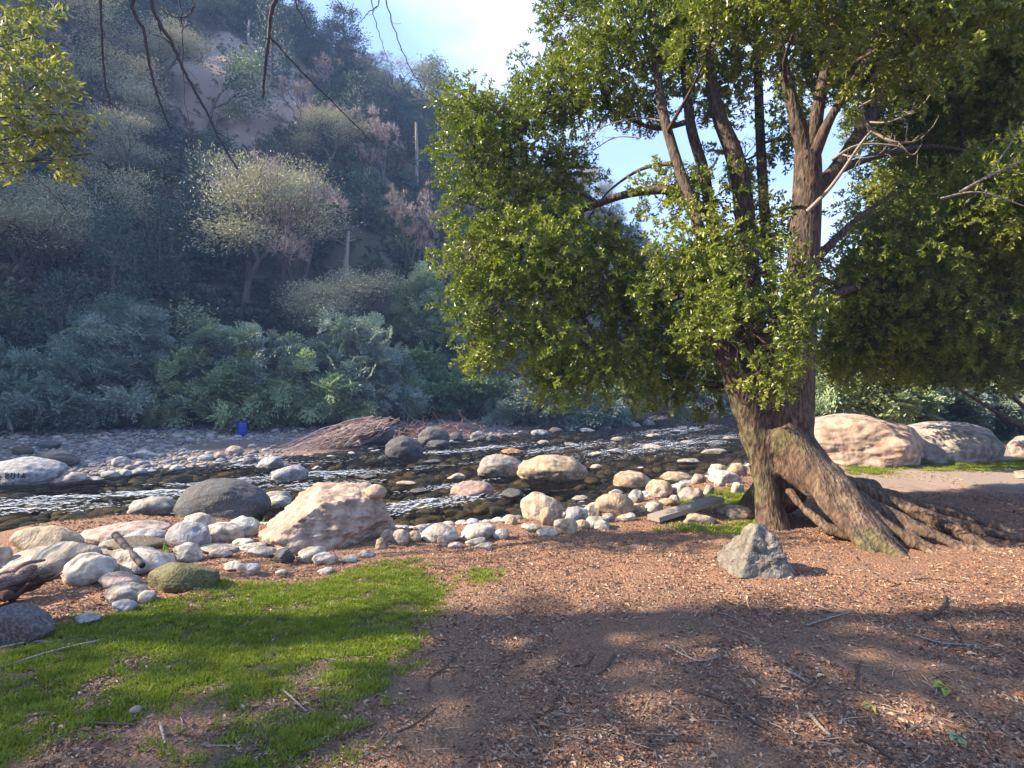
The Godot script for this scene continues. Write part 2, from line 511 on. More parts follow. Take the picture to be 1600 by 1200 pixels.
func frond(seed_: int, length: float, pairs: int, leaf: float, slim := 0.16) -> ArrayMesh:
	# feathery spray: leaflets in two ranks along a few drooping stalks
	var r := RandomNumberGenerator.new()
	r.seed = seed_
	var m := MB.new()
	for b in 4:
		var yaw := (b - 1.5) * 0.55 + r.randf_range(-0.2, 0.2)
		var dirf := Vector3(sin(yaw), r.randf_range(0.0, 0.35), cos(yaw)).normalized()
		var side := dirf.cross(Vector3.UP).normalized()
		for k in pairs:
			var f := (k + 0.6) / pairs
			var p := dirf * f * length + Vector3(0, -0.3 * f * f * length, 0)
			for sgn in [-1.0, 1.0]:
				var d: Vector3 = (side * sgn + dirf * 0.7 + Vector3(0, r.randf_range(-0.35, 0.3), 0)).normalized()
				var sd := d.cross(Vector3(r.randfn() * 0.4, 1, r.randfn() * 0.4)).normalized()
				m.leaf(p, d, sd, sd.cross(d), leaf * (1.1 - 0.5 * f) * r.randf_range(0.8, 1.2), leaf * slim, 0.2, Color(1, 1, 1).darkened(r.randf() * 0.3))
	return m.mesh()

func curve_points(pts: Array, steps: int) -> Array:
	# Catmull-Rom through points [x, y, z, radius]
	var ps := PackedVector3Array()
	var rs := PackedFloat32Array()
	for k in pts.size() - 1:
		var a = pts[maxi(k - 1, 0)]; var b = pts[k]; var c = pts[k + 1]; var d = pts[mini(k + 2, pts.size() - 1)]
		for q in steps:
			var t := float(q) / steps
			var vb := Vector3(b[0], b[1], b[2]); var vc := Vector3(c[0], c[1], c[2])
			ps.append(vb.cubic_interpolate(vc, Vector3(a[0], a[1], a[2]), Vector3(d[0], d[1], d[2]), t))
			rs.append(lerpf(b[3], c[3], t))
	var e = pts[pts.size() - 1]
	ps.append(Vector3(e[0], e[1], e[2])); rs.append(e[3])
	return [ps, rs]

func wander(m: MB, a: Vector3, b: Vector3, r0: float, r1: float, bend: float, sides := 5, steps := 6) -> PackedVector3Array:
	var ps := PackedVector3Array()
	var rs := PackedFloat32Array()
	var l := a.distance_to(b)
	var o := Vector3(rng.randfn(), rng.randfn(), rng.randfn()) * bend * l
	var o2 := Vector3(rng.randfn(), rng.randfn(), rng.randfn()) * bend * 0.4 * l
	for k in steps + 1:
		var t := float(k) / steps
		ps.append(a.lerp(b, t) + o * sin(PI * t) * 0.5 + o2 * sin(TAU * t) * 0.4)
		rs.append(lerpf(r0, r1, t))
	m.tube(ps, rs, sides)
	return ps

func fill_lobe(s: Scatter, at: Vector3, rad: float, count: int, scale: float, tint_a: Color, tint_b: Color, flat := 1.0, droop := 0.35) -> void:
	# leaf sprigs through an uneven clump, denser towards its skin, pointing outwards and drooping
	var lobe_tint := rng.randf()
	var off := Vector3(rng.randf() * 90.0, rng.randf() * 90.0, rng.randf() * 90.0)
	for k in count:
		var d := Vector3(rng.randfn(), rng.randfn(), rng.randfn()).normalized()
		var lump := 1.0 + 0.55 * nf.get_noise_3d(d.x * 45.0 + off.x, d.y * 45.0 + off.y, d.z * 45.0 + off.z)
		var p := d * rad * lump * pow(rng.randf(), 0.45) * 1.08
		p.y *= flat
		if nf.get_noise_3d((at.x + p.x) * 38.0, (at.y + p.y) * 38.0, (at.z + p.z) * 38.0) < -0.22: continue
		var out := (d + Vector3(0, -droop, 0) + Vector3(rng.randfn(), rng.randfn(), rng.randfn()) * 0.45).normalized()
		var b := Basis.looking_at(-out, Vector3.UP if absf(out.y) < 0.95 else Vector3.RIGHT) * Basis(Vector3(0, 0, 1), rng.randf() * TAU)
		s.put(Transform3D(b.scaled(Vector3.ONE * scale * rng.randf_range(0.75, 1.25)), at + p), tint_a.lerp(tint_b, clampf(lobe_tint * 0.5 + rng.randf() * 0.5, 0.0, 1.0)))

# ---------------------------------------------------------------- the big tree
func capsule_field(bones: Array, lo: Vector3, hi: Vector3, cell: float, blend: float) -> MB:
	# joins tapered capsules [a, ra, b, rb] smoothly and meshes the field as surface nets
	var nx := int((hi.x - lo.x) / cell) + 2
	var ny := int((hi.y - lo.y) / cell) + 2
	var nzc := int((hi.z - lo.z) / cell) + 2
	var f := PackedFloat32Array()
	f.resize(nx * ny * nzc)
	f.fill(9.0)
	for bn in bones:
		var a: Vector3 = bn[0]; var b: Vector3 = bn[2]
		var ra: float = bn[1]; var rb: float = bn[3]
		var pad := maxf(ra, rb) + blend * 1.6
		var i0 := Vector3i(((a.min(b) - Vector3.ONE * pad - lo) / cell).floor()).clamp(Vector3i.ZERO, Vector3i(nx - 1, ny - 1, nzc - 1))
		var i1 := Vector3i(((a.max(b) + Vector3.ONE * pad - lo) / cell).ceil()).clamp(Vector3i.ZERO, Vector3i(nx - 1, ny - 1, nzc - 1))
		var ab := b - a
		var inv := 1.0 / maxf(ab.length_squared(), 1e-6)
		for zz in range(i0.z, i1.z + 1):
			for yy in range(i0.y, i1.y + 1):
				var at := (zz * ny + yy) * nx
				for xx in range(i0.x, i1.x + 1):
					var p := lo + Vector3(xx, yy, zz) * cell
					var t := clampf((p - a).dot(ab) * inv, 0.0, 1.0)
					var d := (p - a - ab * t).length() - lerpf(ra, rb, t)
					var o := f[at + xx]
					var h := clampf(0.5 + 0.5 * (o - d) / blend, 0.0, 1.0)
					f[at + xx] = lerpf(o, d, h) - blend * h * (1.0 - h) if absf(o - d) < blend else minf(o, d)
	var m := MB.new()
	var ids := PackedInt32Array()
	ids.resize(nx * ny * nzc)
	ids.fill(-1)
	var corner := [0, 1, nx, nx + 1, nx * ny, nx * ny + 1, nx * ny + nx, nx * ny + nx + 1]
	for zz in nzc - 1:
		for yy in ny - 1:
			var row := (zz * ny + yy) * nx
			for xx in nx - 1:
				var q := row + xx
				var v0 := f[q]
				if v0 > cell * 2.5 or v0 < -cell * 2.5: continue
				var sum := Vector3.ZERO
				var cnt := 0
				for e in [[0, 1], [2, 3], [4, 5], [6, 7], [0, 2], [1, 3], [4, 6], [5, 7], [0, 4], [1, 5], [2, 6], [3, 7]]:
					var fa := f[q + corner[e[0]]]; var fb := f[q + corner[e[1]]]
					if (fa < 0.0) != (fb < 0.0):
						var t := fa / (fa - fb)
						var pa := Vector3(e[0] & 1, (e[0] >> 1) & 1, e[0] >> 2)
						var pb := Vector3(e[1] & 1, (e[1] >> 1) & 1, e[1] >> 2)
						sum += pa.lerp(pb, t); cnt += 1
				if cnt > 0:
					ids[q] = m.v.size()
					m.v.append(lo + (Vector3(xx, yy, zz) + sum / cnt) * cell)
	var step := [1, nx, nx * ny]
	for zz in range(1, nzc - 1):
		for yy in range(1, ny - 1):
			var row := (zz * ny + yy) * nx
			for xx in range(1, nx - 1):
				var q := row + xx
				var v0 := f[q]
				if v0 > cell * 2.5 or v0 < -cell * 2.5: continue
				for ax in 3:
					var v1 := f[q + step[ax]]
					if (v0 < 0.0) == (v1 < 0.0): continue
					var s1: int = step[(ax + 1) % 3]; var s2: int = step[(ax + 2) % 3]
					var a := ids[q]; var b := ids[q - s1]; var c := ids[q - s1 - s2]; var d := ids[q - s2]
					if a < 0 or b < 0 or c < 0 or d < 0: continue
					if v0 < 0.0: m.i.append_array(PackedInt32Array([a, c, b, a, d, c]))
					else: m.i.append_array(PackedInt32Array([a, b, c, a, c, d]))
	return m

func build_big_tree() -> void:
	rng.seed = 5
	var base := Vector3(3.15, 0.0, -7.0)
	var tree := thing("evergreen_tree", "big many-stemmed evergreen tree with gnarled bare roots on the near bank", "tree", base)
	var bark: Material = mats["bark"]
	# trunk and buttress roots, in the tree's own axes
	var B := []
	var chain := func(pts: Array) -> void:
		for k in pts.size() - 1:
			B.append([Vector3(pts[k][0], pts[k][1], pts[k][2]), pts[k][3], Vector3(pts[k + 1][0], pts[k + 1][1], pts[k + 1][2]), pts[k + 1][3]])
	for c in [
		[[-0.2, -0.1, 0.16, 0.18], [-0.24, 0.3, 0.12, 0.135], [-0.25, 0.62, 0.06, 0.15], [-0.28, 1.0, 0.0, 0.2], [-0.4, 1.35, 0.02, 0.18], [-0.53, 1.62, 0.06, 0.145], [-0.67, 1.92, 0.08, 0.115], [-0.78, 2.2, 0.1, 0.095]],
		[[0.06, 0.35, -0.18, 0.3], [0.05, 0.8, -0.12, 0.33], [0.05, 1.2, -0.1, 0.32], [0.08, 1.55, -0.1, 0.29], [0.15, 2.05, -0.1, 0.235], [0.17, 2.3, -0.1, 0.215]],
		[[-0.1, 1.0, -0.15, 0.25], [-0.2, 1.45, -0.28, 0.19], [-0.28, 1.9, -0.38, 0.145], [-0.3, 2.2, -0.42, 0.13]],
		[[-0.12, 1.25, 0.08, 0.17], [-0.22, 1.7, 0.16, 0.11], [-0.3, 2.1, 0.2, 0.085]],
		# the great root that leans out towards the viewer
		[[-0.08, 0.95, 0.12, 0.23], [0.1, 0.72, 0.34, 0.19], [0.24, 0.46, 0.62, 0.15], [0.34, 0.2, 0.92, 0.115], [0.42, 0.03, 1.18, 0.09], [0.52, -0.06, 1.42, 0.055]],
		[[0.02, 0.8, 0.3, 0.16], [0.1, 0.5, 0.6, 0.1], [0.2, 0.22, 0.9, 0.07], [0.26, 0.03, 1.16, 0.055], [0.3, -0.06, 1.36, 0.035]],
		[[0.36, 0.5, 0.45, 0.1], [0.56, 0.24, 0.82, 0.07], [0.76, 0.06, 1.12, 0.05], [0.9, -0.05, 1.36, 0.03]],
		[[0.5, 0.42, 0.25, 0.09], [0.8, 0.2, 0.55, 0.06], [1.05, 0.1, 0.9, 0.05], [1.3, 0.0, 1.2, 0.035], [1.5, -0.06, 1.4, 0.025]],
		[[0.9, 0.3, 0.1, 0.08], [1.4, 0.16, 0.34, 0.06], [1.8, 0.06, 0.72, 0.045], [2.2, 0.0, 1.0, 0.03], [2.5, -0.05, 1.15, 0.02]],
		[[0.16, 0.9, 0.02, 0.2], [0.3, 0.62, 0.4, 0.12], [0.38, 0.36, 0.74, 0.1], [0.5, 0.1, 1.02, 0.09], [0.62, -0.05, 1.2, 0.06]],
		[[-0.04, 0.66, 0.2, 0.15], [0.2, 0.5, 0.44, 0.16]],
		# thin arching root before the hollow
		[[-0.1, 0.42, 0.36, 0.05], [-0.02, 0.24, 0.62, 0.035], [0.12, 0.1, 0.8, 0.035], [0.3, 0.06, 0.98, 0.04]],
		# roots running off to the right
		[[0.2, 0.7, -0.02, 0.19], [0.52, 0.52, 0.08, 0.12], [0.9, 0.33, 0.14, 0.1], [1.2, 0.24, 0.34, 0.085], [1.34, 0.16, 0.68, 0.075], [1.4, 0.06, 1.02, 0.06], [1.5, -0.05, 1.26, 0.04]],
		[[0.3, 0.5, 0.12, 0.13], [0.66, 0.3, 0.4, 0.085], [0.96, 0.16, 0.7, 0.075], [1.14, 0.07, 0.98, 0.06], [1.22, -0.05, 1.2, 0.04]],
		[[0.3, 0.6, -0.15, 0.16], [0.8, 0.42, -0.12, 0.1], [1.3, 0.27, 0.0, 0.085], [1.7, 0.16, 0.3, 0.07], [1.98, 0.08, 0.6, 0.055], [2.25, -0.06, 0.8, 0.035]],
		[[0.26, 0.42, -0.3, 0.16], [0.85, 0.3, -0.4, 0.1], [1.5, 0.18, -0.35, 0.08], [2.1, 0.08, -0.15, 0.055], [2.55, -0.06, 0.1, 0.03]],
		[[0.98, 0.08, 0.6, 0.06], [1.3, 0.03, 0.62, 0.05], [1.7, 0.0, 0.85, 0.04], [2.0, -0.05, 1.0, 0.025]],
		[[0.6, 0.2, 0.2, 0.08], [0.9, 0.05, 0.86, 0.05], [1.0, -0.03, 1.15, 0.03]],
		[[0.05, 0.3, -0.35, 0.2], [0.2, -0.08, -0.7, 0.1]],
		[[-0.1, 0.3, -0.2, 0.2], [-0.35, -0.08, -0.5, 0.1]],
	]: chain.call(c)
	var m := capsule_field(B, Vector3(-1.0, -0.25, -0.95), Vector3(2.65, 2.42, 1.55), 0.024, 0.05)
	m.smooth()
	for k in m.v.size():
		var p := m.v[k]
		var g := nf.get_noise_3d(p.x * 55.0, p.y * 13.0, p.z * 55.0) * 0.03 + nf.get_noise_3d(p.x * 130.0 + 40.0, p.y * 34.0, p.z * 130.0) * 0.016 + nf.get_noise_3d(p.x * 22.0, p.y * 22.0 + 9.0, p.z * 22.0) * 0.03
		var pits := nf.get_noise_3d(p.x * 40.0 + 300.0, p.y * 40.0, p.z * 40.0)
		if p.y < 1.1 and pits < -0.45: g += (pits + 0.45) * 0.2
		m.v[k] += m.n[k] * g
	m.smooth()
	# moss and paler worn bark in patches with edges of their own
	for p in m.v:
		var moss := smoothstep(0.12, 0.3, nf.get_noise_3d(p.x * 30.0 + 80.0, p.y * 24.0, p.z * 30.0) + 0.3 * nf.get_noise_3d(p.x * 160.0, p.y * 160.0, p.z * 160.0))
		var pale := smoothstep(0.1, 0.35, nf.get_noise_3d(p.x * 26.0 - 90.0, p.y * 16.0, p.z * 26.0) + 0.25 * nf.get_noise_3d(p.x * 190.0, p.y * 60.0, p.z * 190.0))
		m.c.append(Color(0.17, 0.105, 0.065).lerp(Color(0.31, 0.21, 0.13), pale).lerp(Color(0.17, 0.16, 0.06), moss * 0.6))
	part("trunk", m.mesh(), mats["bark_patched"], tree)
	# stems above the fork
	var anchors: Array = []
	for s in STEMS:
		var loc := []
		for q in s: loc.append([q[0] - base.x, q[1] - base.y, q[2] - base.z, q[3]])
		var cp := curve_points(loc, 5)
		var mb := MB.new()
		mb.tube(cp[0], cp[1], 12 if cp[1][0] > 0.05 else 7, nf, 0.2)
		part("limb", mb.mesh(), bark, tree)
		for k in cp[0].size(): anchors.append([cp[0][k], cp[1][k]])
	for s in DEAD:
		var loc := []
		for q in s: loc.append([q[0] - base.x, q[1] - base.y, q[2] - base.z, q[3]])
		var cp := curve_points(loc, 5)
		var mb := MB.new()
		mb.tube(cp[0], cp[1], 6)
		for k in 5:
			var at := rng.randi_range(cp[0].size() / 2, cp[0].size() - 2)
			wander(mb, cp[0][at], cp[0][at] + Vector3(rng.randfn(), rng.randfn() * 0.7 + 0.2, rng.randfn()) * 0.16, cp[1][at] * 0.55, 0.0015, 0.3, 4, 4)
		var o := part("dead_branch", mb.mesh(), mats["deadwood"], tree)
		o.set_meta("label", "pale leafless dead branch")
	# twigs and leaf sprigs
	var tw := MB.new()
	var leaves := Scatter.new()
	for l in LOBES:
		var at := Vector3(l[0], l[1], l[2]) - base
		var rad: float = l[3]
		var best := 1e9
		var from := Vector3.ZERO
		var fr := 0.02
		for a in anchors:
			var q: Vector3 = a[0]
			var cost := q.distance_to(at) + maxf(0.0, q.y - at.y) * 0.6
			if cost < best: best = cost; from = q; fr = a[1]
		wander(tw, from, at, minf(fr * 0.7, 0.03), 0.007, 0.16, 6, 7)
		for k in 9:
			var e := at + Vector3(rng.randfn(), rng.randfn() * 0.8, rng.randfn()).normalized() * rad * rng.randf_range(0.7, 1.1)
			var mid := wander(tw, at.lerp(from, rng.randf() * 0.35), e, 0.008, 0.0025, 0.22, 4, 5)
			for q in 2: wander(tw, mid[3], mid[3] + (e - at) * 0.4 + Vector3(rng.randfn(), rng.randfn(), rng.randfn()) * 0.14, 0.004, 0.0015, 0.2, 3, 3)
		fill_lobe(leaves, at, rad, int((1500.0 if at.x > 0.75 else 900.0) * rad * rad + 55.0), 1.0, Color(0.115, 0.155, 0.022), Color(0.36, 0.385, 0.055), 0.9)
	part("branches", tw.mesh(), bark, tree)
	scatter_node("crown", leaves, sprig(3, 18, 0.19, 0.057), mats["leaf"], tree).set_meta("kind", "stuff")
	print("big tree sprigs ", leaves.t.size(), " trunk verts ", m.v.size())

var STEMS: Array = [[[3.301,1.299,-7.1,0.26],[3.354,2.052,-7.1,0.22],[3.429,2.957,-7.1,0.185],[3.482,3.937,-7.1,0.165],[3.482,4.313,-7.1,0.15]],[[3.482,4.238,-7.1,0.12],[3.316,4.841,-7.1,0.075],[3.225,5.498,-7.2,0.06],[3.139,6.25,-7.3,0.05],[3.064,7.256,-7.4,0.03]],[[3.505,4.238,-7.1,0.11],[3.567,4.87,-7,0.07],[3.715,5.613,-7,0.06],[3.844,6.424,-7.1,0.045],[3.936,7.409,-7.2,0.025]],[[3.503,4.219,-7.05,0.09],[3.662,4.676,-6.9,0.05],[3.992,5.189,-6.9,0.045],[4.31,5.761,-7,0.035],[4.533,6.504,-7,0.02]],[[3.592,3.893,-7.2,0.11],[4.006,4.271,-7.4,0.09],[4.558,5.069,-7.6,0.085],[4.741,5.687,-7.7,0.08],[5.367,6.464,-7.9,0.06],[5.945,7.205,-8,0.04]],[[2.84,1.305,-6.95,0.2],[2.637,1.6,-6.9,0.15],[2.454,1.93,-6.9,0.12],[2.3,2.406,-6.9,0.085],[2.258,2.928,-6.95,0.07],[2.148,3.635,-7.1,0.07],[2.015,4.235,-7.3,0.065],[1.871,5.024,-7.5,0.06],[1.815,5.715,-7.6,0.05],[1.739,6.817,-7.8,0.035]],[[3.1,1.368,-7.3,0.16],[3.024,2.071,-7.4,0.13],[2.962,2.954,-7.5,0.125],[2.866,3.989,-7.5,0.12],[2.747,4.506,-7.5,0.11],[2.582,5.069,-7.6,0.085],[2.493,5.851,-7.7,0.06],[2.401,7.065,-7.8,0.04]],[[2.981,1.676,-7.2,0.1],[2.787,2.555,-7.5,0.08],[2.575,3.562,-7.7,0.07],[2.484,4.332,-7.8,0.07],[2.318,4.912,-7.8,0.065],[2.264,5.625,-7.9,0.05],[2.123,6.611,-8,0.035]],[[2.909,1.6,-6.85,0.11],[2.743,1.889,-6.8,0.085],[2.635,2.177,-6.8,0.07],[2.545,2.691,-6.85,0.05],[2.527,3.383,-7,0.04]],[[3.238,1.912,-7.35,0.08],[3.227,3.214,-7.6,0.07],[3.229,4.498,-7.8,0.06],[3.229,5.542,-7.9,0.055],[3.227,6.696,-8,0.04]],[[2.277,3.649,-7.15,0.06],[2.042,3.972,-7.4,0.06],[1.512,4.036,-7.7,0.052],[0.964,3.906,-7.9,0.045],[0.425,3.766,-8,0.03],[-0.085,3.621,-8,0.018],[-0.671,3.403,-7.9,0.008]],[[1.125,3.95,-7.85,0.03],[0.881,4.116,-7.9,0.022],[0.587,4.091,-7.9,0.018],[0.17,4.02,-8,0.01],[-0.255,3.893,-8,0.006]],[[2.306,5.038,-7.9,0.04],[1.915,5.082,-8.2,0.03],[1.354,5.48,-8.5,0.022],[0.73,5.526,-8.6,0.014],[0.0,5.3,-8.5,0.008]],[[1.964,4.31,-7.4,0.03],[1.635,4.338,-7.7,0.022],[1.274,4.148,-8,0.012],[1.032,3.836,-8.1,0.007]],[[2.272,2.707,-6.95,0.035],[1.86,2.607,-7.3,0.026],[1.291,2.568,-7.6,0.018],[0.645,2.407,-7.6,0.01],[0.0,2.317,-7.5,0.006]],[[3.928,4.192,-7.4,0.06],[4.679,4.504,-7.6,0.045],[5.548,4.664,-7.8,0.035],[6.374,4.535,-7.9,0.02]],[[3.618,3.107,-7.1,0.06],[3.995,3.484,-7.1,0.035],[4.296,3.71,-7.1,0.028],[4.522,3.861,-7.1,0.018]],[[3.58,2.504,-7.1,0.07],[4.276,2.81,-7.6,0.05],[5.265,3.044,-8,0.035],[6.268,3.08,-8.2,0.02]]]
var DEAD: Array = [[[3.335,3.549,-6.8,0.028],[3.503,3.772,-6.6,0.02],[3.703,4.148,-6.4,0.016],[3.818,4.284,-6.4,0.01]],[[4.166,4.925,-7.2,0.03],[4.029,4.603,-6.9,0.022],[4.129,4.415,-6.8,0.018],[4.268,4.289,-6.7,0.014],[4.467,4.289,-6.7,0.008]],[[3.609,4.127,-6.8,0.016],[3.841,4.253,-6.7,0.013],[4.204,4.206,-6.6,0.011],[4.386,4.108,-6.6,0.007],[4.484,4.227,-6.6,0.004]],[[3.736,4.237,-6.9,0.012],[3.876,4.111,-6.7,0.01],[4.068,4.139,-6.7,0.006]],[[4.043,4.603,-6.9,0.014],[4.196,4.516,-6.7,0.01],[4.484,4.648,-6.6,0.006],[4.623,4.926,-6.5,0.004]],[[4.166,4.925,-7.2,0.014],[4.421,5.018,-7,0.009],[4.688,5.116,-6.9,0.006]],[[4.682,3.606,-6.3,0.016],[4.903,3.739,-6.2,0.012],[5.18,3.866,-6.1,0.008],[5.478,3.989,-6,0.005]],[[4.552,3.57,-6.4,0.014],[4.882,3.606,-6.3,0.01],[5.265,3.43,-6.2,0.007]],[[4.87,3.706,-6.2,0.01],[5.101,4.035,-6.2,0.007],[5.265,4.299,-6.2,0.004]],[[1.614,4.706,-7.6,0.012],[1.325,4.788,-7.8,0.008],[1.019,4.657,-8,0.005]],[[1.911,4.864,-7.5,0.014],[1.553,4.992,-7.7,0.01],[1.09,4.913,-7.9,0.006],[0.849,4.615,-8,0.003]],[[4.739,4.81,-7.2,0.012],[4.763,4.992,-7.1,0.008],[4.711,5.293,-7.1,0.005]]]
var LOBES: Array = [[-0.271,5.435,-8.5,0.5],[0.451,5.751,-8.5,0.5],[-0.51,4.657,-8,0.5],[0.176,4.86,-8.3,0.6],[0.934,5.804,-8.8,0.55],[1.274,5.761,-8,0.6],[1.49,6.154,-7.8,0.6],[0.812,6.743,-8.5,0.42],[1.805,5.661,-8.5,0.45],[0.548,6.393,-8.6,0.25],[-0.609,5.387,-8.2,0.35],[2.038,6.526,-8,0.7],[2.548,6.271,-8,0.55],[2.787,6.297,-7.5,0.7],[-0.414,3.877,-7.8,0.5],[0.264,4.155,-8.3,0.55],[0.822,4.613,-8.6,0.4],[-0.444,3.133,-7.6,0.45],[0.161,3.254,-7.6,0.55],[0.764,3.426,-8,0.55],[1.306,3.428,-8.2,0.4],[-0.239,2.595,-7.5,0.45],[0.403,2.649,-7.6,0.55],[1.076,2.759,-7.8,0.55],[1.699,2.874,-8,0.42],[-0.377,2.032,-7.4,0.24],[0.478,2.038,-7.5,0.42],[0.968,2.044,-7.6,0.5],[1.573,2.097,-7.8,0.5],[1.99,2.237,-7.5,0.45],[0.573,1.6,-7.5,0.25],[1.251,1.56,-7.6,0.3],[2.038,1.685,-8,0.4],[2.505,1.6,-8,0.4],[2.854,1.957,-8.4,0.5],[1.911,3.989,-7.5,0.35],[2.081,3.235,-7,0.45],[2.468,3.909,-7.5,0.38],[2.452,2.651,-6.6,0.45],[2.475,2.135,-6.3,0.4],[2.242,2.161,-6.6,0.35],[2.6,1.765,-6.2,0.26],[3.225,3.59,-7.5,0.35],[2.851,2.899,-6.8,0.35],[2.718,5.507,-8,0.4],[3.395,4.746,-7.8,0.35],[2.909,2.403,-6.3,0.3],[1.987,2.823,-7.2,0.45],[2.775,1.968,-6.3,0.25],[3.134,4.647,-8.2,0.3],[4.331,2.959,-8,0.4],[4.968,3.299,-8,0.55],[5.175,3.352,-7.5,0.65],[5.812,3.67,-7.5,0.7],[6.019,3.829,-7,0.7],[4.918,2.502,-8.5,0.5],[5.594,2.593,-8.5,0.65],[6.115,2.704,-8,0.75],[6.449,2.794,-7.5,0.75],[4.968,2.078,-9,0.42],[5.732,2.125,-9,0.5],[6.497,2.173,-9,0.55],[7.261,2.221,-9,0.6],[7.219,2.279,-8,0.8],[3.822,6.186,-8,0.65],[4.782,6.743,-8.5,0.7],[5.732,6.282,-9,0.65],[6.136,6.563,-8.5,0.8],[6.454,5.592,-8,0.75],[6.449,6.138,-7.5,0.8],[6.688,5.135,-9,0.65],[6.354,4.827,-9.5,0.55],[5.95,5.836,-9.5,0.55],[6.879,4.912,-8,0.7],[4.49,5.899,-9,0.45],[0.902,7.555,-8.5,0.6],[1.567,7.432,-8.2,0.7],[2.208,7.46,-8,0.8],[2.787,7.253,-7.5,0.8],[3.726,7.396,-7.8,0.8],[4.671,7.63,-8,0.9],[5.865,7.826,-8.5,0.9],[6.454,7.545,-8,0.9],[6.768,6.855,-7.5,0.9],[1.699,8.224,-8,0.8],[2.65,8.39,-7.8,0.9],[3.662,8.208,-7.5,1.0],[5.096,8.649,-8,1.0],[6.285,8.564,-8,1.0],[2.58,5.269,-5.4,0.7],[1.97,5.11,-5.8,0.4],[3.817,5.048,-5.8,0.7],[4.679,5.664,-5.8,0.8],[3.151,6.118,-5.6,0.8]]
var BACKLOBES: Array = [[6.959,2.577,-11.5,1.0],[8.28,2.874,-12,1.1],[9.554,2.874,-12,1.2],[10.701,3.129,-12,1.3],[8.28,5.326,-13,1.0],[8.535,4.148,-12,1.1],[9.554,4.657,-12,1.2],[10.701,4.912,-12,1.3],[9.023,6.642,-12.5,1.2],[9.809,6.696,-12,1.3],[10.955,6.95,-12,1.3],[9.66,8.776,-13,1.3],[10.616,8.898,-12.5,1.4],[9.214,8.585,-14,1.1],[8.917,10.22,-14,1.2],[9.936,10.984,-13,1.5],[11.146,10.756,-12.5,1.5],[12.102,5.422,-12,1.5],[12.102,7.969,-12,1.5],[12.229,3.256,-12,1.4],[7.877,9.923,-14,0.9]]
var HANG: Array = [[[[-2.73,4.148,-4.0],[-2.718,3.808,-4.0],[-2.696,3.596,-4.0],[-2.662,3.46,-4.0]],0.008],[[[-2.514,4.148,-4.0],[-2.442,3.935,-4.0],[-2.399,3.681,-4.0],[-2.335,3.468,-4.0],[-2.272,3.299,-4.0]],0.011],[[[-2.391,4.148,-4.0],[-2.251,3.851,-4.0],[-2.166,3.659,-4.0],[-2.038,3.426,-4.0],[-1.932,3.214,-4.0],[-1.817,3.023,-4.0]],0.012],[[[-2.318,4.275,-4.2],[-2.296,4.008,-4.2],[-2.287,3.651,-4.2],[-2.243,3.361,-4.2]],0.005],[[[-1.571,4.148,-4.0],[-1.622,3.851,-4.0],[-1.652,3.502,-4.0]],0.014],[[[-1.605,3.901,-4.0],[-1.359,3.638,-4.0],[-1.104,3.383,-4.0],[-0.892,3.171,-4.0]],0.007],[[[-0.899,4.339,-4.3],[-0.799,4.019,-4.3],[-0.662,3.745,-4.3],[-0.502,3.608,-4.3]],0.005],[[[-0.657,3.736,-4.3],[-0.639,3.654,-4.3],[-0.644,3.449,-4.3]],0.003],[[[-1.503,4.297,-4.2],[-1.462,4.164,-4.2],[-1.418,4.075,-4.2]],0.006],[[[-1.285,4.426,-4.4],[-1.191,4.309,-4.4],[-1.158,4.379,-4.4]],0.004],[[[-1.028,4.426,-4.4],[-0.972,4.169,-4.4],[-0.906,3.959,-4.4]],0.004],[[[-3.822,3.358,-4.5],[-3.535,3.129,-4.5],[-3.296,2.866,-4.5],[-3.01,2.555,-4.5]],0.005],[[[-2.229,4.297,-4.2],[-2.265,4.164,-4.2],[-2.399,4.177,-4.2],[-2.497,4.297,-4.2]],0.005],[[[-0.967,4.417,-4.4],[-1.051,4.309,-4.4],[-1.144,4.206,-4.4]],0.004]]
var LEFTLEAF: Array = [[-5.159,5.231,-6,0.42],[-5.068,4.957,-6.2,0.4],[-5.127,4.594,-6,0.4],[-4.921,4.385,-6.1,0.22],[-5.159,4.084,-6,0.28],[-4.64,4.377,-6.2,0.16],[-4.686,4.2,-6.2,0.14],[-5.083,4.009,-6.1,0.14],[-4.882,4.743,-6.3,0.12],[-4.87,5.187,-6.2,0.2],[-4.615,3.954,-6.3,0.05],[-4.394,4.008,-6.3,0.06],[-4.782,4.844,-6.3,0.09]]

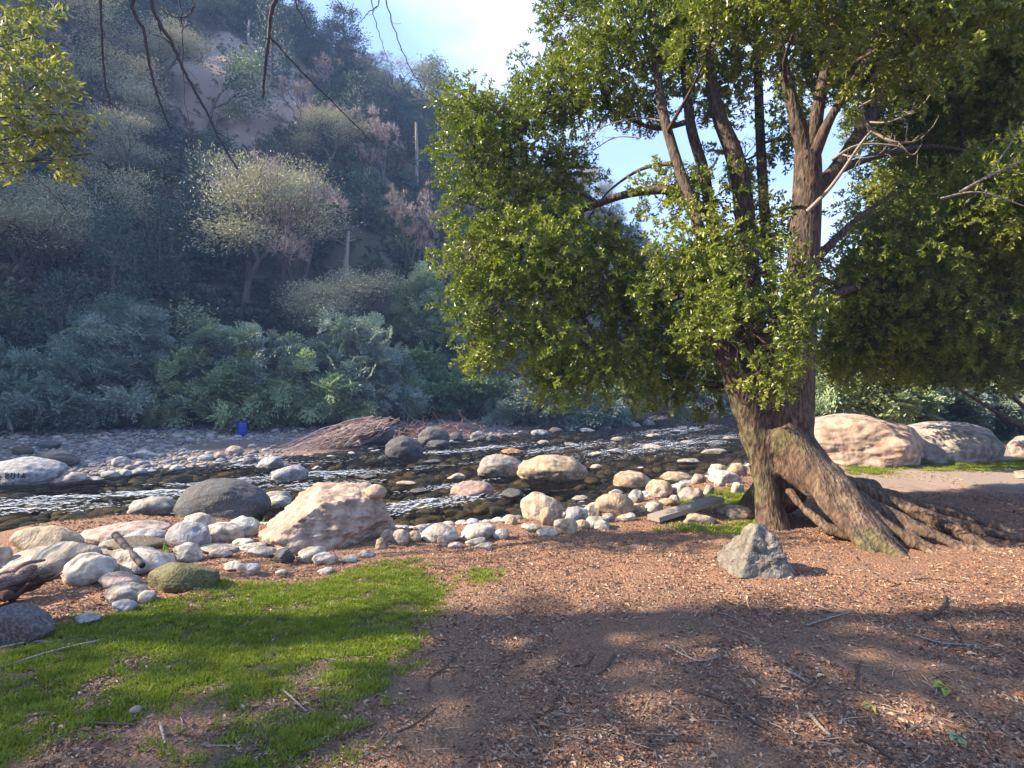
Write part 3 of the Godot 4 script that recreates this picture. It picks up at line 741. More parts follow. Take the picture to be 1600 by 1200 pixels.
func build_side_trees(sun: Vector3) -> void:
	# the dark evergreen behind and right of the big tree; its trunk stands outside the frame
	rng.seed = 15
	var base := Vector3(10.6, land(10.6, -11.6), -11.6)
	var tree := thing("evergreen_tree", "dense dark evergreen behind the big tree, filling the picture's upper right", "tree", base)
	var tr := MB.new()
	var cp := curve_points([[0, -0.2, 0, 0.4], [-0.1, 1.5, 0, 0.3], [-0.3, 4, -0.2, 0.24], [-0.5, 7, -0.4, 0.15], [-0.7, 10, -0.5, 0.06]], 5)
	tr.tube(cp[0], cp[1], 12, nf, 0.25)
	part("trunk", tr.mesh(), mats["bark"], tree)
	var tw := MB.new()
	var sc := Scatter.new()
	for l in BACKLOBES:
		var at := Vector3(l[0], l[1], l[2]) - base
		var k := clampi(int((at.y - 1.2) / 10.0 * cp[0].size()), 2, cp[0].size() - 2)
		wander(tw, cp[0][k], at, 0.05, 0.012, 0.12, 6, 7)
		for q in 8: wander(tw, at, at + Vector3(rng.randfn(), rng.randfn(), rng.randfn()).normalized() * l[3] * 0.9, 0.012, 0.003, 0.2, 4, 5)
		fill_lobe(sc, at, l[3], int(720.0 * l[3] * l[3]), 1.25, Color(0.045, 0.07, 0.02), Color(0.085, 0.115, 0.03), 0.95)
	part("branches", tw.mesh(), mats["bark"], tree)
	scatter_node("crown", sc, sprig(8, 16, 0.22, 0.075), mats["leaf"], tree).set_meta("kind", "stuff")
	# the tree on the left whose crown hangs above the picture and shades the foreground
	rng.seed = 25
	base = Vector3(-9.4, land(-9.4, -3.6), -3.6)
	tree = thing("overhanging_tree", "half-bare tree reaching in from above with hanging twigs and pale leaf sprays", "tree", base)
	tr = MB.new()
	cp = curve_points([[0, -0.3, 0, 0.42], [0.1, 2, 0, 0.32], [0.3, 4.5, -0.1, 0.26], [0.6, 7.0, -0.2, 0.18], [1.2, 9.6, -0.4, 0.07]], 5)
	tr.tube(cp[0], cp[1], 12, nf, 0.25)
	part("trunk", tr.mesh(), mats["bark"], tree)
	var limb := MB.new()
	var lp := curve_points([[0.3, 4.5, -0.1, 0.16], [2.2, 5.0, -0.3, 0.11], [4.6, 5.15, -0.4, 0.085], [6.6, 5.0, -0.45, 0.06], [8.8, 5.1, -0.6, 0.03], [9.6, 5.2, -0.8, 0.015]], 5)
	limb.tube(lp[0], lp[1], 9, nf, 0.2)
	var limb_node := part("limb", limb.mesh(), mats["bark"], tree)
	limb_node.set_meta("label", "long level limb above the picture")
	for h in HANG:
		var mb := MB.new()
		var pts := []
		var first := Vector3(h[0][0][0], h[0][0][1], h[0][0][2]) - base
		if h[0][0][1] > 4.05:
			var best := 1e9
			var from := Vector3.ZERO
			for q in lp[0]:
				if q.distance_to(first) < best: best = q.distance_to(first); from = q
			pts.append([from.x, from.y, from.z, h[1] * 1.6])
		for k in h[0].size():
			var q: Vector3 = Vector3(h[0][k][0], h[0][k][1], h[0][k][2]) - base
			pts.append([q.x, q.y, q.z, h[1] * lerpf(1.0, 0.45, float(k) / (h[0].size() - 1))])
		var c2 := curve_points(pts, 7)
		for k in c2[0].size(): c2[0][k] += Vector3(nf.get_noise_2d(k * 25.0, h[1] * 9000.0), 0, 0) * 0.012
		mb.tube(c2[0], c2[1], 6)
		for k in range(6, c2[0].size() - 2):
			if rng.randf() < 0.5:
				var l := rng.randf_range(0.01, 0.035) if rng.randf() < 0.8 else rng.randf_range(0.06, 0.16)
				wander(mb, c2[0][k], c2[0][k] + Vector3(rng.randfn() * 0.7, -0.5 + rng.randfn() * 0.4, rng.randfn() * 0.5).normalized() * l, c2[1][k] * 0.55, c2[1][k] * 0.2, 0.1, 4, 3)
		part("hanging_branch", mb.mesh(), mats["twig_dark"], tree)
	sc = Scatter.new()
	tw = MB.new()
	for l in LEFTLEAF:
		var at := Vector3(l[0], l[1], l[2]) - base
		wander(tw, cp[0][6], at, 0.02, 0.006, 0.1, 5, 8)
		fill_lobe(sc, at, l[3], int(230.0 * l[3] * l[3] + 7.0), 1.0, Color(0.24, 0.27, 0.08), Color(0.42, 0.43, 0.17), 1.0, 0.6)
	# upper crown, out of the picture: the shade on the foreground falls from here
	for spot in [[-2.6, 2.2, 8.4], [-1.2, 3.4, 8.8], [-0.2, 2.4, 8.0], [0.8, 3.6, 9.2], [0.6, 1.6, 8.6], [1.8, 2.6, 8.2], [2.4, 3.7, 9.4], [3.2, 2.2, 8.8], [3.9, 3.2, 9.4], [4.6, 1.8, 9.0], [-1.6, 1.2, 8.2], [1.4, 0.6, 8.8], [3.2, 0.8, 9.2], [-3.6, 1.2, 8.4], [5.4, 2.8, 9.6], [-0.6, 0.4, 8.2], [-2.9, 0.2, 8.6], [2.4, -0.6, 9.0], [0.2, -0.8, 8.6], [6.4, 1.6, 9.8], [-3.2, 3.0, 9.6]]:
		var ground := Vector3(spot[0], 0.0, -spot[1])
		var at: Vector3 = ground + sun * (spot[2] / sun.y) - base
		var k := clampi(int(at.y / 9.6 * cp[0].size()) - 4, 6, cp[0].size() - 2)
		wander(tw, cp[0][k], at, 0.07, 0.015, 0.1, 6, 7)
		for q in 7: wander(tw, at, at + Vector3(rng.randfn(), rng.randfn(), rng.randfn()).normalized() * 1.0, 0.014, 0.004, 0.2, 4, 5)
		fill_lobe(sc, at, rng.randf_range(0.8, 1.15), 90, 1.5, Color(0.1, 0.13, 0.03), Color(0.2, 0.22, 0.06), 0.8)
	part("branches", tw.mesh(), mats["bark"], tree)
	scatter_node("crown", sc, sprig(18, 13, 0.2, 0.1, 0.34), mats["leaf_pale"], tree).set_meta("kind", "stuff")

# ---------------------------------------------------------------- shrubs and hillside trees
func build_shrub(x: float, z: float, w: float, h: float, kind: int, label: String, group: String) -> void:
	var y := land(x, z)
	var tree := thing("shrub", label, "shrub", Vector3(x, y - 0.05, z), group)
	var lean := Vector3(rng.randfn() * 0.14 * w, 0, rng.randfn() * 0.1 * w)
	var st := MB.new()
	var sc := Scatter.new()
	var tints := [[Color(0.12, 0.17, 0.14), Color(0.4, 0.46, 0.4)], [Color(0.2, 0.28, 0.15), Color(0.5, 0.56, 0.29)], [Color(0.08, 0.15, 0.06), Color(0.2, 0.3, 0.12)]]
	var tips := int(20 + w * h * 1.1)
	for k in tips:
		var a := rng.randf() * TAU
		var rr := sqrt(rng.randf())
		var top := sqrt(1.0 - 0.85 * rr * rr) * (rng.randf_range(0.35, 1.0) if rng.randf() < 0.85 else 1.12) * h * 0.95
		var e := Vector3(cos(a) * rr * w * 0.6, maxf(top, 0.25), sin(a) * rr * w * 0.45) + lean * (top / h)
		wander(st, Vector3(rng.randfn() * 0.12, 0, rng.randfn() * 0.12) * w * 0.5, e, 0.012 * h, 0.006, 0.12, 4, 5)
		var lobe_f := rng.randf()
		var n := int(22 + 9 * w * h / tips)
		var rad := clampf(0.2 * minf(w, h), 0.3, 0.75)
		for q in n:
			var d := Vector3(rng.randfn(), rng.randfn() * 0.55, rng.randfn()) * 0.55
			var p := e + d * rad
			if p.y < 0.1: continue
			var out := (Vector3(p.x, maxf(p.y - h * 0.45, 0.0) * 0.7, p.z).normalized() + Vector3(rng.randfn(), rng.randfn() * 0.7, rng.randfn()) * 0.75).normalized()
			var b := Basis.looking_at(-out, Vector3.UP if absf(out.y) < 0.95 else Vector3.RIGHT) * Basis(Vector3(0, 0, 1), rng.randfn() * 0.8)
			var f := lobe_f * 0.6 + rng.randf() * 0.4
			sc.put(Transform3D(b.scaled(Vector3.ONE * rng.randf_range(0.6, 1.15)), p), tints[kind][0].lerp(tints[kind][1], f * f))
	part("stems", st.mesh(), mats["bark"], tree)
	scatter_node("foliage", sc, mats["frond_mesh"] if kind < 2 else mats["bramble_mesh"], mats["leaf_matt"], tree).set_meta("kind", "stuff")

func grow(m: MB, a: Vector3, d: Vector3, l: float, r: float, depth: int, tips: Array, spread: float, up: float) -> void:
	var b := a + d * l
	var mid := a.lerp(b, 0.5) + Vector3(rng.randfn(), rng.randfn() * 0.4, rng.randfn()) * l * 0.07
	m.tube(PackedVector3Array([a, mid, b]), PackedFloat32Array([r, r * 0.85, r * 0.68]), 6 if depth > 3 else 3)
	if depth == 0:
		tips.append([b, d])
		return
	for k in (3 if rng.randf() < 0.55 else 2):
		var nd := (d + Vector3(rng.randfn(), rng.randfn() * 0.7 + up, rng.randfn()) * spread).normalized()
		grow(m, b if k < 2 else mid, nd, l * rng.randf_range(0.62, 0.85), r * 0.62, depth - 1, tips, spread, up)

func hill_tree_kind(kind: int, seed_: int) -> Array:
	# [trunk mesh, crown mesh or null] one metre tall; copies are scaled up
	rng.seed = seed_
	var t := MB.new()
	var c := MB.new()
	var tips := []
	if kind == 0:      # dark evergreen, tall and dense
		t.tube(PackedVector3Array([Vector3(0, -0.05, 0), Vector3(0.01, 0.5, 0), Vector3(0, 0.95, 0)]), PackedFloat32Array([0.03, 0.02, 0.006]), 7)
		for k in 46:
			var y := rng.randf_range(0.1, 0.98)
			var rad := 0.33 * pow(1.0 - y, 0.6) + 0.06
			var a := rng.randf() * TAU
			var e := Vector3(cos(a) * rad, y + rng.randf_range(-0.05, 0.03), sin(a) * rad) * Vector3(rng.randf_range(0.5, 1.1), 1, rng.randf_range(0.5, 1.1))
			t.tube(PackedVector3Array([Vector3(0, y - 0.03, 0), e]), PackedFloat32Array([0.006, 0.002]), 3)
			for q in 75:
				var p := e + Vector3(rng.randfn(), rng.randfn() * 0.75, rng.randfn()) * 0.06
				var d := (Vector3(p.x, 0.1, p.z).normalized() + Vector3(rng.randfn(), rng.randfn(), rng.randfn()) * 0.8).normalized()
				var s := d.cross(Vector3(rng.randfn(), 1, rng.randfn())).normalized()
				c.leaf(p, d, s, s.cross(d), rng.randf_range(0.03, 0.05), 0.017, 0.2, Color(1, 1, 1).darkened(rng.randf() * 0.45))
	elif kind == 1:    # pale feathery tree with layered sprays
		grow(t, Vector3(0, -0.05, 0), Vector3(0.14, 1, 0.05).normalized(), 0.27, 0.022, 5, tips, 0.55, 0.2)
		for tp in tips:
			for q in 110:
				var p: Vector3 = tp[0] + Vector3(rng.randfn(), rng.randfn() * 0.35, rng.randfn()) * 0.062
				var d: Vector3 = (tp[1] + Vector3(rng.randfn() * 0.8, rng.randfn() * 0.3, rng.randfn() * 0.8)).normalized()
				var s := d.cross(Vector3(rng.randfn() * 0.6, 1, rng.randfn() * 0.6)).normalized()
				c.leaf(p, d, s, s.cross(d), rng.randf_range(0.011, 0.021), 0.0055, 0.2, Color(1, 1, 1).darkened(rng.randf() * 0.4))
	elif kind == 2:    # leafless, fine purplish twigs
		grow(t, Vector3(0, -0.05, 0), Vector3(0.05, 1, 0.03).normalized(), 0.3, 0.02, 6, tips, 0.42, 0.28)
		for tp in tips:
			for q in 7:
				var d: Vector3 = (tp[1] + Vector3(rng.randfn(), rng.randfn() + 0.4, rng.randfn()) * 0.6).normalized()
				var s := d.cross(Vector3(rng.randfn(), rng.randfn(), rng.randfn())).normalized()
				c.leaf(tp[0], d, s, s.cross(d), rng.randf_range(0.04, 0.075), 0.0045, 0.2, Color(1, 1, 1).darkened(rng.randf() * 0.4))
	elif kind == 3:    # dead standing trunk with broken stubs
		t.tube(PackedVector3Array([Vector3(0, -0.05, 0), Vector3(0.02, 0.3, 0), Vector3(0.0, 0.65, 0.01), Vector3(0.03, 1, 0)]), PackedFloat32Array([0.045, 0.036, 0.028, 0.018]), 8, nf, 0.3)
		for k in 7:
			var y := rng.randf_range(0.35, 0.97)
			t.tube(PackedVector3Array([Vector3(0.01, y, 0), Vector3(rng.randfn() * 0.09, y + rng.randf_range(0.0, 0.08), rng.randfn() * 0.09)]), PackedFloat32Array([0.009, 0.003]), 4)
	else:              # round-crowned broadleaf
		grow(t, Vector3(0, -0.05, 0), Vector3(0.02, 1, 0.05).normalized(), 0.34, 0.024, 3, tips, 0.6, 0.2)
		for tp in tips:
			for q in 150:
				var p: Vector3 = tp[0] + Vector3(rng.randfn(), rng.randfn() * 0.7, rng.randfn()) * 0.085
				var d := Vector3(rng.randfn(), rng.randfn() * 0.6, rng.randfn()).normalized()
				var s := d.cross(Vector3(rng.randfn(), 1, rng.randfn())).normalized()
				c.leaf(p, d, s, s.cross(d), rng.randf_range(0.028, 0.045), 0.02, 0.2, Color(1, 1, 1).darkened(rng.randf() * 0.4))
	var hi := 0.0
	for p in c.v: hi = maxf(hi, p.y)
	if kind == 3: hi = 1.0
	return [t.mesh(), c.mesh() if c.v.size() else null, 1.0 / hi]

var HTREES: Array = [[-14.589,-32.336,9.783,1,1.0,"large pale feathery tree with a crooked dark trunk on the hillside"],[-11.964,-34.151,10.876,2,0.9,"tall brownish bare-twigged tree beside the large pale feathery tree"],[-9.734,-35.403,4.886,3,1,"thin whitish dead trunk standing on the bare slope"],[-7.921,-50.418,6.155,3,0.8,"slim bare snag high on the hillside"],[-22.157,-50.66,2.958,3,1.4,"pale broken trunk above the landslide scar"],[-19.361,-48.634,9.809,0,0.5,"tall dark evergreen on the skyline left of the sky"],[-15.923,-52.631,4.19,2,0.9,"bare grey tree on the skyline beside the tall dark evergreen"],[-14.92,-62.465,5.636,2,1.2,"purplish bare tree on the skyline"],[-15.451,-54.924,4.081,0,0.8,"small dark evergreen between two bare skyline trees"],[-11.125,-74.856,6.357,4,1.2,"round-crowned green tree on the skyline above the big tree's left crown"],[-25.432,-43.166,6.415,1,1.1,"pale green tree near the top of the hillside"],[-25.497,-37.824,7.629,1,0.9,"feathery pale tree at the upper hillside, left of the bare branches"],[-21.978,-34.505,6.227,1,1.0,"dull feathery tree below the hanging twig"],[-21.763,-27.704,6.764,1,1.3,"wide feathery grey-green tree at the hillside's left end"],[-25.672,-31.004,6.583,2,1.0,"bare grey tree behind the leaf sprays at the picture corner"],[-18.381,-27.704,7.058,0,0.6,"very dark narrow evergreen in the deep shade"],[-17.817,-30.516,6.155,0,0.7,"dark evergreen right of the narrow dark one"],[-17.764,-34.151,6.163,0,0.6,"dark evergreen behind the large pale feathery tree"],[-6.441,-37.919,6.843,2,0.8,"brownish bare tree left of the big tree's crown"],[-9.301,-43.807,6.976,2,0.8,"grey bare tree in the middle of the slope"],[-7.396,-63.339,7.396,0,0.8,"dark evergreen at the crest beside the big tree's crown"],[-12.125,-47.589,5.557,0,0.8,"bluish evergreen high on the middle slope"],[-4.515,-42.532,6.321,0,0.9,"dark bushy evergreen just left of the lit crown"],[-21.59,-43.272,6.89,4,0.9,"rounded dull green tree left of the landslide scar"],[-29.903,-39.674,7.16,1,1.1,"pale feathery tree at the top of the picture's left corner"],[-18.775,-25.087,4.527,0,1.0,"broad dark evergreen behind the wide blue-green wattle"]]
var SHRUBS: Array = [[-17.924,-21.373,4.538,2.881,0,"wide blue-green feathery wattle shrub at the left end of the far bank"],[-15.697,-22.07,3.28,2.39,0,"low spreading feathery wattle at the foot of the tall pointed one"],[-15.633,-23.848,3.164,4.354,0,"tall pointed feathery wattle on the far bank"],[-11.615,-23.915,3.935,2.742,1,"pale green wattle shrub with the blue drum at its foot"],[-10.95,-25.157,3.739,3.846,0,"tall dull green wattle behind the pale green one"],[-8.077,-24.947,3.443,2.463,1,"rounded grey-green wattle left of the drift brush heap"],[-7.102,-27.032,4.161,4.304,0,"large dense wattle directly behind the drift brush heap"],[-6.125,-28.851,2.45,2.603,1,"light green rounded wattle above the driftwood"],[-4.017,-30.274,4.178,2.796,2,"dark green bramble thicket behind the ochre grass tuft"],[-5.233,-34.594,3.122,3.856,1,"slender light green young tree above the bramble thicket"],[-1.581,-29.794,3.163,2.53,2,"leafy green bush under the hanging left crown tip"],[0.766,-28.851,3.369,1.96,0,"low grey-green wattle at the water's far edge"],[3.433,-29.398,3.121,2.122,0,"feathery wattle overhanging the far waterline"],[6.747,-32.591,3.806,2.491,1,"pale wattle at the far waterline beneath the big tree's crown"],[12.002,-38.984,4.966,2.69,0,"wattle at the river bend left of the trunk"]]
var RSHRUBS: Array = [[9.583,-17.0,2.49,2.075,1,"light green leafy bush between the trunk and the pink boulder"],[12.134,-18.0,2.484,1.949,0,"feathery green wattle behind the two large boulders"],[14.594,-19.5,2.691,2.174,1,"yellow-green wattle right behind the grey domed boulder"],[15.382,-18.0,2.866,1.72,0,"dark bush with bare twigs at the picture's right border"]]

func build_hillside() -> void:
	var kinds := {}
	for k in 5:
		kinds[k] = []
		for q in (2 if k == 3 else 3): kinds[k].append(hill_tree_kind(k, 100 + k * 10 + q))
	var crown_mats := [mats["hill_dark"], mats["hill_pale"], mats["hill_bare"], null, mats["hill_green"]]
	var trunk_mats := [mats["hill_bark"], mats["hill_bark"], mats["hill_bark"], mats["deadwood"], mats["hill_bark"]]
	var names := ["evergreen_tree", "feathery_tree", "bare_tree", "dead_trunk", "broadleaf_tree"]
	var words := ["dark evergreen tree in the wood on the shaded hillside", "pale feathery tree in the wood on the shaded hillside", "leafless brownish tree in the wood on the shaded hillside", "bare dead trunk standing in the wood on the shaded hillside", "rounded dull green tree in the wood on the shaded hillside"]
	rng.seed = 61
	var made: Array = []
	var plant := func(x: float, z: float, h: float, kind: int, wide: float, label: String, group: String) -> void:
		var proto: Array = kinds[kind][rng.randi() % kinds[kind].size()]
		var t := thing(names[kind], label, "tree" if kind != 3 else "dead tree", Vector3(x, land(x, z) - 0.15, z), group)
		t.rotation.y = rng.randf() * TAU
		var s: float = h * proto[2]
		t.scale = Vector3(s * wide, s, s * wide)
		part("trunk", proto[0], trunk_mats[kind], t)
		if proto[1]: part("crown", proto[1], crown_mats[kind], t)
	for q in HTREES:
		plant.call(q[0], q[1], q[2], q[3], q[4], q[5], "trees on the hillside across the river")
		made.append(Vector2(q[0], q[1]))
	# the rest of the wood: every tree stands by itself, spaced by rejection
	var tries := 0
	var count := 0
	while count < 235 and tries < 6000:
		tries += 1
		var d := rng.randf_range(30.0, 105.0) if tries % 3 else rng.randf_range(28.0, 62.0)
		var x := rng.randf_range(-0.95, 0.42) * d
		var z := -d
		var df := -side_dist(far_pts, x, z)
		if side_dist(near_pts, x, z) > 0.0 or df < 12.0: continue
		var p := Vector2(x, z)
		if p.distance_to(Vector2(SCAR[0], SCAR[1])) < 6.0 or p.distance_to(Vector2(SCAR2[0], SCAR2[1])) < 4.0: continue
		var close := false
		var gap := 2.3 + d * 0.018
		for o in made:
			if o.distance_to(p) < gap: close = true; break
		if close: continue
		made.append(p)
		var mixn := nz.get_noise_2d(x * 0.35 + 200.0, z * 0.35) + rng.randfn() * 0.28
		mixn += 0.22 * smoothstep(18.0, 34.0, df) * smoothstep(-0.2, -0.5, x / d)
		var kind := 0 if mixn < -0.1 else (2 if mixn < 0.1 else (1 if mixn < 0.45 else 4))
		var h: float = [rng.randf_range(3.5, 6.5), rng.randf_range(4.5, 7.5), rng.randf_range(4.0, 6.5), 4.0, rng.randf_range(3.5, 5.5)][kind]
		var level := "low on" if df < 22.0 else ("midway up" if df < 38.0 else "near the crest of")
		var across := x / d
		var where := "far left of" if across < -0.6 else ("left of" if across < -0.35 else ("above" if across < -0.12 else "right of"))
		var label: String = words[kind].replace("in the wood on the shaded hillside", "%s the hill, %s the brush heap" % [level, where])
		plant.call(x, z, h, kind, rng.randf_range(0.9, 1.25), label, "trees of the wood on the hillside")
		count += 1
	# undergrowth that covers the slope: nobody could count it
	var sc := Scatter.new()
	var sc2 := Scatter.new()
	for k in 34000:
		var d := 24.0 * pow(5.0, rng.randf())
		var x := rng.randf_range(-1.0, 0.5) * d
		var z := -d
		if side_dist(near_pts, x, z) > 0.0: continue
		var df := -side_dist(far_pts, x, z)
		var t := (x + 1.2) * 0.62 - (z + 22.0) * 0.78
		var bar := 11.0 - 8.0 * smoothstep(-6.0, 16.0, t)
		if df < bar + 0.6: continue
		var p := Vector2(x, z)
		var scar_d := minf(p.distance_to(Vector2(SCAR[0], SCAR[1])) - 1.0, p.distance_to(Vector2(SCAR2[0], SCAR2[1])) + 0.8)
		if scar_d < 4.6 and rng.randf() < (0.8 if p.distance_to(Vector2(SCAR[0], SCAR[1])) < 6.0 else 0.25): continue
		var thick := nz.get_noise_2d(x * 0.6 + 300.0, z * 0.6)
		if thick < rng.randf_range(-0.7, 0.1): continue
		var f := rng.randf()
		var s := rng.randf_range(0.7, 1.7) * (0.75 + d * 0.008) * (0.5 if scar_d < 5.0 else 1.0)
		var b := Basis(Vector3.UP, rng.randf() * TAU) * Basis(Vector3.RIGHT, rng.randf_range(-1.2, 0.1))
		var y := land(x, z)
		var tone := nz.get_noise_2d(x * 0.3 + 60.0, z * 0.3 + 10.0)
		var c := Color(0.05, 0.085, 0.055).lerp(Color(0.13, 0.17, 0.085), f)
		if tone > 0.12: c = Color(0.16, 0.135, 0.095).lerp(Color(0.23, 0.2, 0.135), f)
		(sc if f < 0.6 else sc2).put(Transform3D(b.scaled(Vector3.ONE * s), Vector3(x, y + rng.randf() * 0.5 * s, z)), c)
	tag(scatter_node("undergrowth", sc, mats["clump_mesh"], mats["leaf_matt"], self), "dark ferny undergrowth covering the shaded hillside", "undergrowth", "", "stuff")
	tag(scatter_node("brushwood", sc2, mats["frond_mesh"], mats["leaf_matt"], self), "feathery brush between the trees of the shaded hillside", "brush", "", "stuff")
	print("hill trees ", count, " tries ", tries, " undergrowth ", sc.t.size() + sc2.t.size())

# ---------------------------------------------------------------- ground cover
func build_cover() -> void:
	# short grass
	rng.seed = 71
	var tuft := MB.new()
	var r2 := RandomNumberGenerator.new()
	r2.seed = 9
	for k in 15:
		var a := r2.randf() * TAU
		var o := Vector3(cos(a), 0, sin(a)) * r2.randf() * 0.035
		var d := (Vector3(cos(a), 0, sin(a)) * r2.randf_range(0.2, 1.0) + Vector3(0, 1, 0)).normalized()
		var s := d.cross(Vector3(r2.randfn(), 0.2, r2.randfn())).normalized()
		tuft.leaf(o, d, s, s.cross(d), r2.randf_range(0.022, 0.05), 0.0065, 0.3, Color(1, 1, 1).darkened(r2.randf() * 0.35))
	var sc := Scatter.new()
	for k in grass_polys.size():
		var bx: Rect2 = grass_boxes[k]
		var poly: PackedVector2Array = grass_polys[k]
		var far := bx.position.y + bx.size.y < -6.0
		var n := int(bx.size.x * bx.size.y * (900.0 if far else 2600.0))
		for q in n:
			var x := bx.position.x + rng.randf() * bx.size.x
			var z := bx.position.y + rng.randf() * bx.size.y
			if not in_grass(x + rng.randfn() * 0.09, z + rng.randfn() * 0.09): continue
			var pt := nz.get_noise_2d(x * 6.0 + 500.0, z * 6.0)
			var worn := 0.0 if z < -3.5 else 0.22
			if k == 1: worn = 0.38
			if pt < rng.randf_range(-0.65, 0.08) + worn * 0.85: continue
			var y := land(x, z)
			var f := clampf(rng.randf() * 0.6 + (nz.get_noise_2d(x * 1.5, z * 1.5 + 40.0) + 0.5) * 0.4, 0.0, 1.0)
			var b := Basis(Vector3.UP, rng.randf() * TAU).scaled(Vector3(1, rng.randf_range(0.6, 1.2), 1) * rng.randf_range(0.8, 1.3) * (1.4 if far else 0.85))
			sc.put(Transform3D(b, Vector3(x, y - 0.004, z)), Color(0.16, 0.22, 0.018).lerp(Color(0.4, 0.43, 0.05), f))
	tag(scatter_node("grass", sc, tuft.mesh(), mats["leaf_grass"], self), "short green grass on the near bank", "grass", "", "stuff")
	print("grass ", sc.t.size())
	# fallen leaves and chips
	var bit := MB.new()
	bit.leaf(Vector3(0, 0, -0.5), Vector3(0, 0, 1), Vector3(1, 0, 0), Vector3(0, 1, 0), 1.0, 0.45, 0.35)
	sc = Scatter.new()
	var tones := [Color(0.38, 0.2, 0.12), Color(0.28, 0.13, 0.075), Color(0.48, 0.31, 0.2), Color(0.17, 0.1, 0.07), Color(0.5, 0.37, 0.26), Color(0.3, 0.14, 0.07), Color(0.25, 0.17, 0.12)]
	for k in 250000:
		var d := 1.6 * pow(8.5, rng.randf())
		var x := rng.randf_range(-0.8, 1.3) * d
		var z := -d
		var dn := side_dist(near_pts, x, z)
		if dn < 0.3: continue
		var dens := 0.6 + nz.get_noise_2d(x * 2.0 + 7.0, z * 2.0) * 0.9
		var mud := smoothstep(2.4, 1.0, Vector2((x - 0.3) * 0.8, z + 2.9).length())
		dens -= mud * 0.2
		if x > 5.0 and z < -8.8: dens -= 0.5
		if in_grass(x, z): dens -= 0.22
		if rng.randf() > dens: continue
		var size := rng.randf_range(0.012, 0.03) * (1.0 + d * 0.05)
		if rng.randf() < 0.04: size *= 1.9
		var b := Basis(Vector3.UP, rng.randf() * TAU) * Basis(Vector3.RIGHT, rng.randfn() * 0.4) * Basis(Vector3.FORWARD, rng.randfn() * 0.5)
		sc.put(Transform3D(b.scaled(Vector3.ONE * size), Vector3(x, land(x, z) + 0.004, z)), tones[rng.randi() % tones.size()].darkened(rng.randf() * 0.4))
	tag(scatter_node("leaf_litter", sc, bit.mesh(), mats["litter"], self), "reddish brown fallen leaves and chips on the near bank", "litter", "", "stuff")
	print("litter ", sc.t.size())
	# fine twigs
	var tw := MB.new()
	tw.tube(PackedVector3Array([Vector3(0, 0, -0.5), Vector3(0.05, 0.02, -0.1), Vector3(-0.02, 0.0, 0.5)]), PackedFloat32Array([0.03, 0.028, 0.015]), 4)
	sc = Scatter.new()
	for k in 2600:
		var d := 1.7 * pow(5.5, rng.randf())
		var x := rng.randf_range(-0.7, 0.95) * d
		var z := -d
		if side_dist(near_pts, x, z) < 0.8: continue
		var more := smoothstep(-0.5, 2.5, x)
		if rng.randf() > 0.25 + 0.75 * more: continue
		var b := Basis(Vector3.UP, rng.randf() * TAU) * Basis(Vector3.RIGHT, rng.randfn() * 0.06)
		var l := rng.randf_range(0.04, 0.16)
		sc.put(Transform3D(b.scaled_local(Vector3(0.09, 0.09, l)), Vector3(x, land(x, z) + 0.006, z)), [Color(0.16, 0.11, 0.085), Color(0.36, 0.27, 0.2), Color(0.1, 0.07, 0.06)][rng.randi() % 3])
	tag(scatter_node("twig_litter", sc, tw.mesh(), mats["litter"], self), "small twigs strewn over the brown litter", "twigs", "", "stuff")
	# pebbles: shore gravel, river cobbles, gravel bar
	var peb := rock_mesh(rock_shape(3, 4, 0.7, 0.2, 0.15), 1)
	var cols := [Color(0.42, 0.39, 0.35), Color(0.3, 0.29, 0.28), Color(0.36, 0.29, 0.25), Color(0.24, 0.25, 0.28), Color(0.5, 0.46, 0.4), Color(0.16, 0.15, 0.15)]
	sc = Scatter.new()
	for k in 11000:
		var s := rng.randf_range(1.6, 8.6)
		var p := river_point(s, rng.randf_range(-0.14, 0.02))
		var dn := side_dist(near_pts, p.x, p.y)
		if dn < -0.5 or dn > 1.7: continue
		var size := rng.randf_range(0.012, 0.05) * (1.0 if rng.randf() < 0.85 else 1.8)
		var b := Basis(Vector3.UP, rng.randf() * TAU).scaled_local(Vector3(size * 1.3, size * 0.7, size))
		sc.put(Transform3D(b, Vector3(p.x, land(p.x, p.y) + size * 0.2, p.y)), cols[rng.randi() % cols.size()])
	tag(scatter_node("pebbles", sc, peb, mats["pebble"], self), "small pebbles between the stones of the near bank", "pebbles", "", "stuff")
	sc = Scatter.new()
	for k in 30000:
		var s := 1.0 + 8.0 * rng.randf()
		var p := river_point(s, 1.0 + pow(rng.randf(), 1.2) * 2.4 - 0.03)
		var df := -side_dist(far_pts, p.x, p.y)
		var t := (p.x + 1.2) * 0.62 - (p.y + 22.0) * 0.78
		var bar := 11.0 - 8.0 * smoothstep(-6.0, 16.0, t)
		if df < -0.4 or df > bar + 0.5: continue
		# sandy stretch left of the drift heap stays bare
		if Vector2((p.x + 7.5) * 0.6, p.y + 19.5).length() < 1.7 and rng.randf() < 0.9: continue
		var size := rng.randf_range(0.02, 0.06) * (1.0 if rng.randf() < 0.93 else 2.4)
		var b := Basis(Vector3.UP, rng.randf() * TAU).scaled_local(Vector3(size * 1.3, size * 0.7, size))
		sc.put(Transform3D(b, Vector3(p.x, land(p.x, p.y) + size * 0.15, p.y)), cols[rng.randi() % cols.size()].darkened(0.45))  # same pebble colours, darkened to put the hill's shade into the gravel
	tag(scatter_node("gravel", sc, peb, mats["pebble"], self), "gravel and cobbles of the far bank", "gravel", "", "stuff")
	sc = Scatter.new()
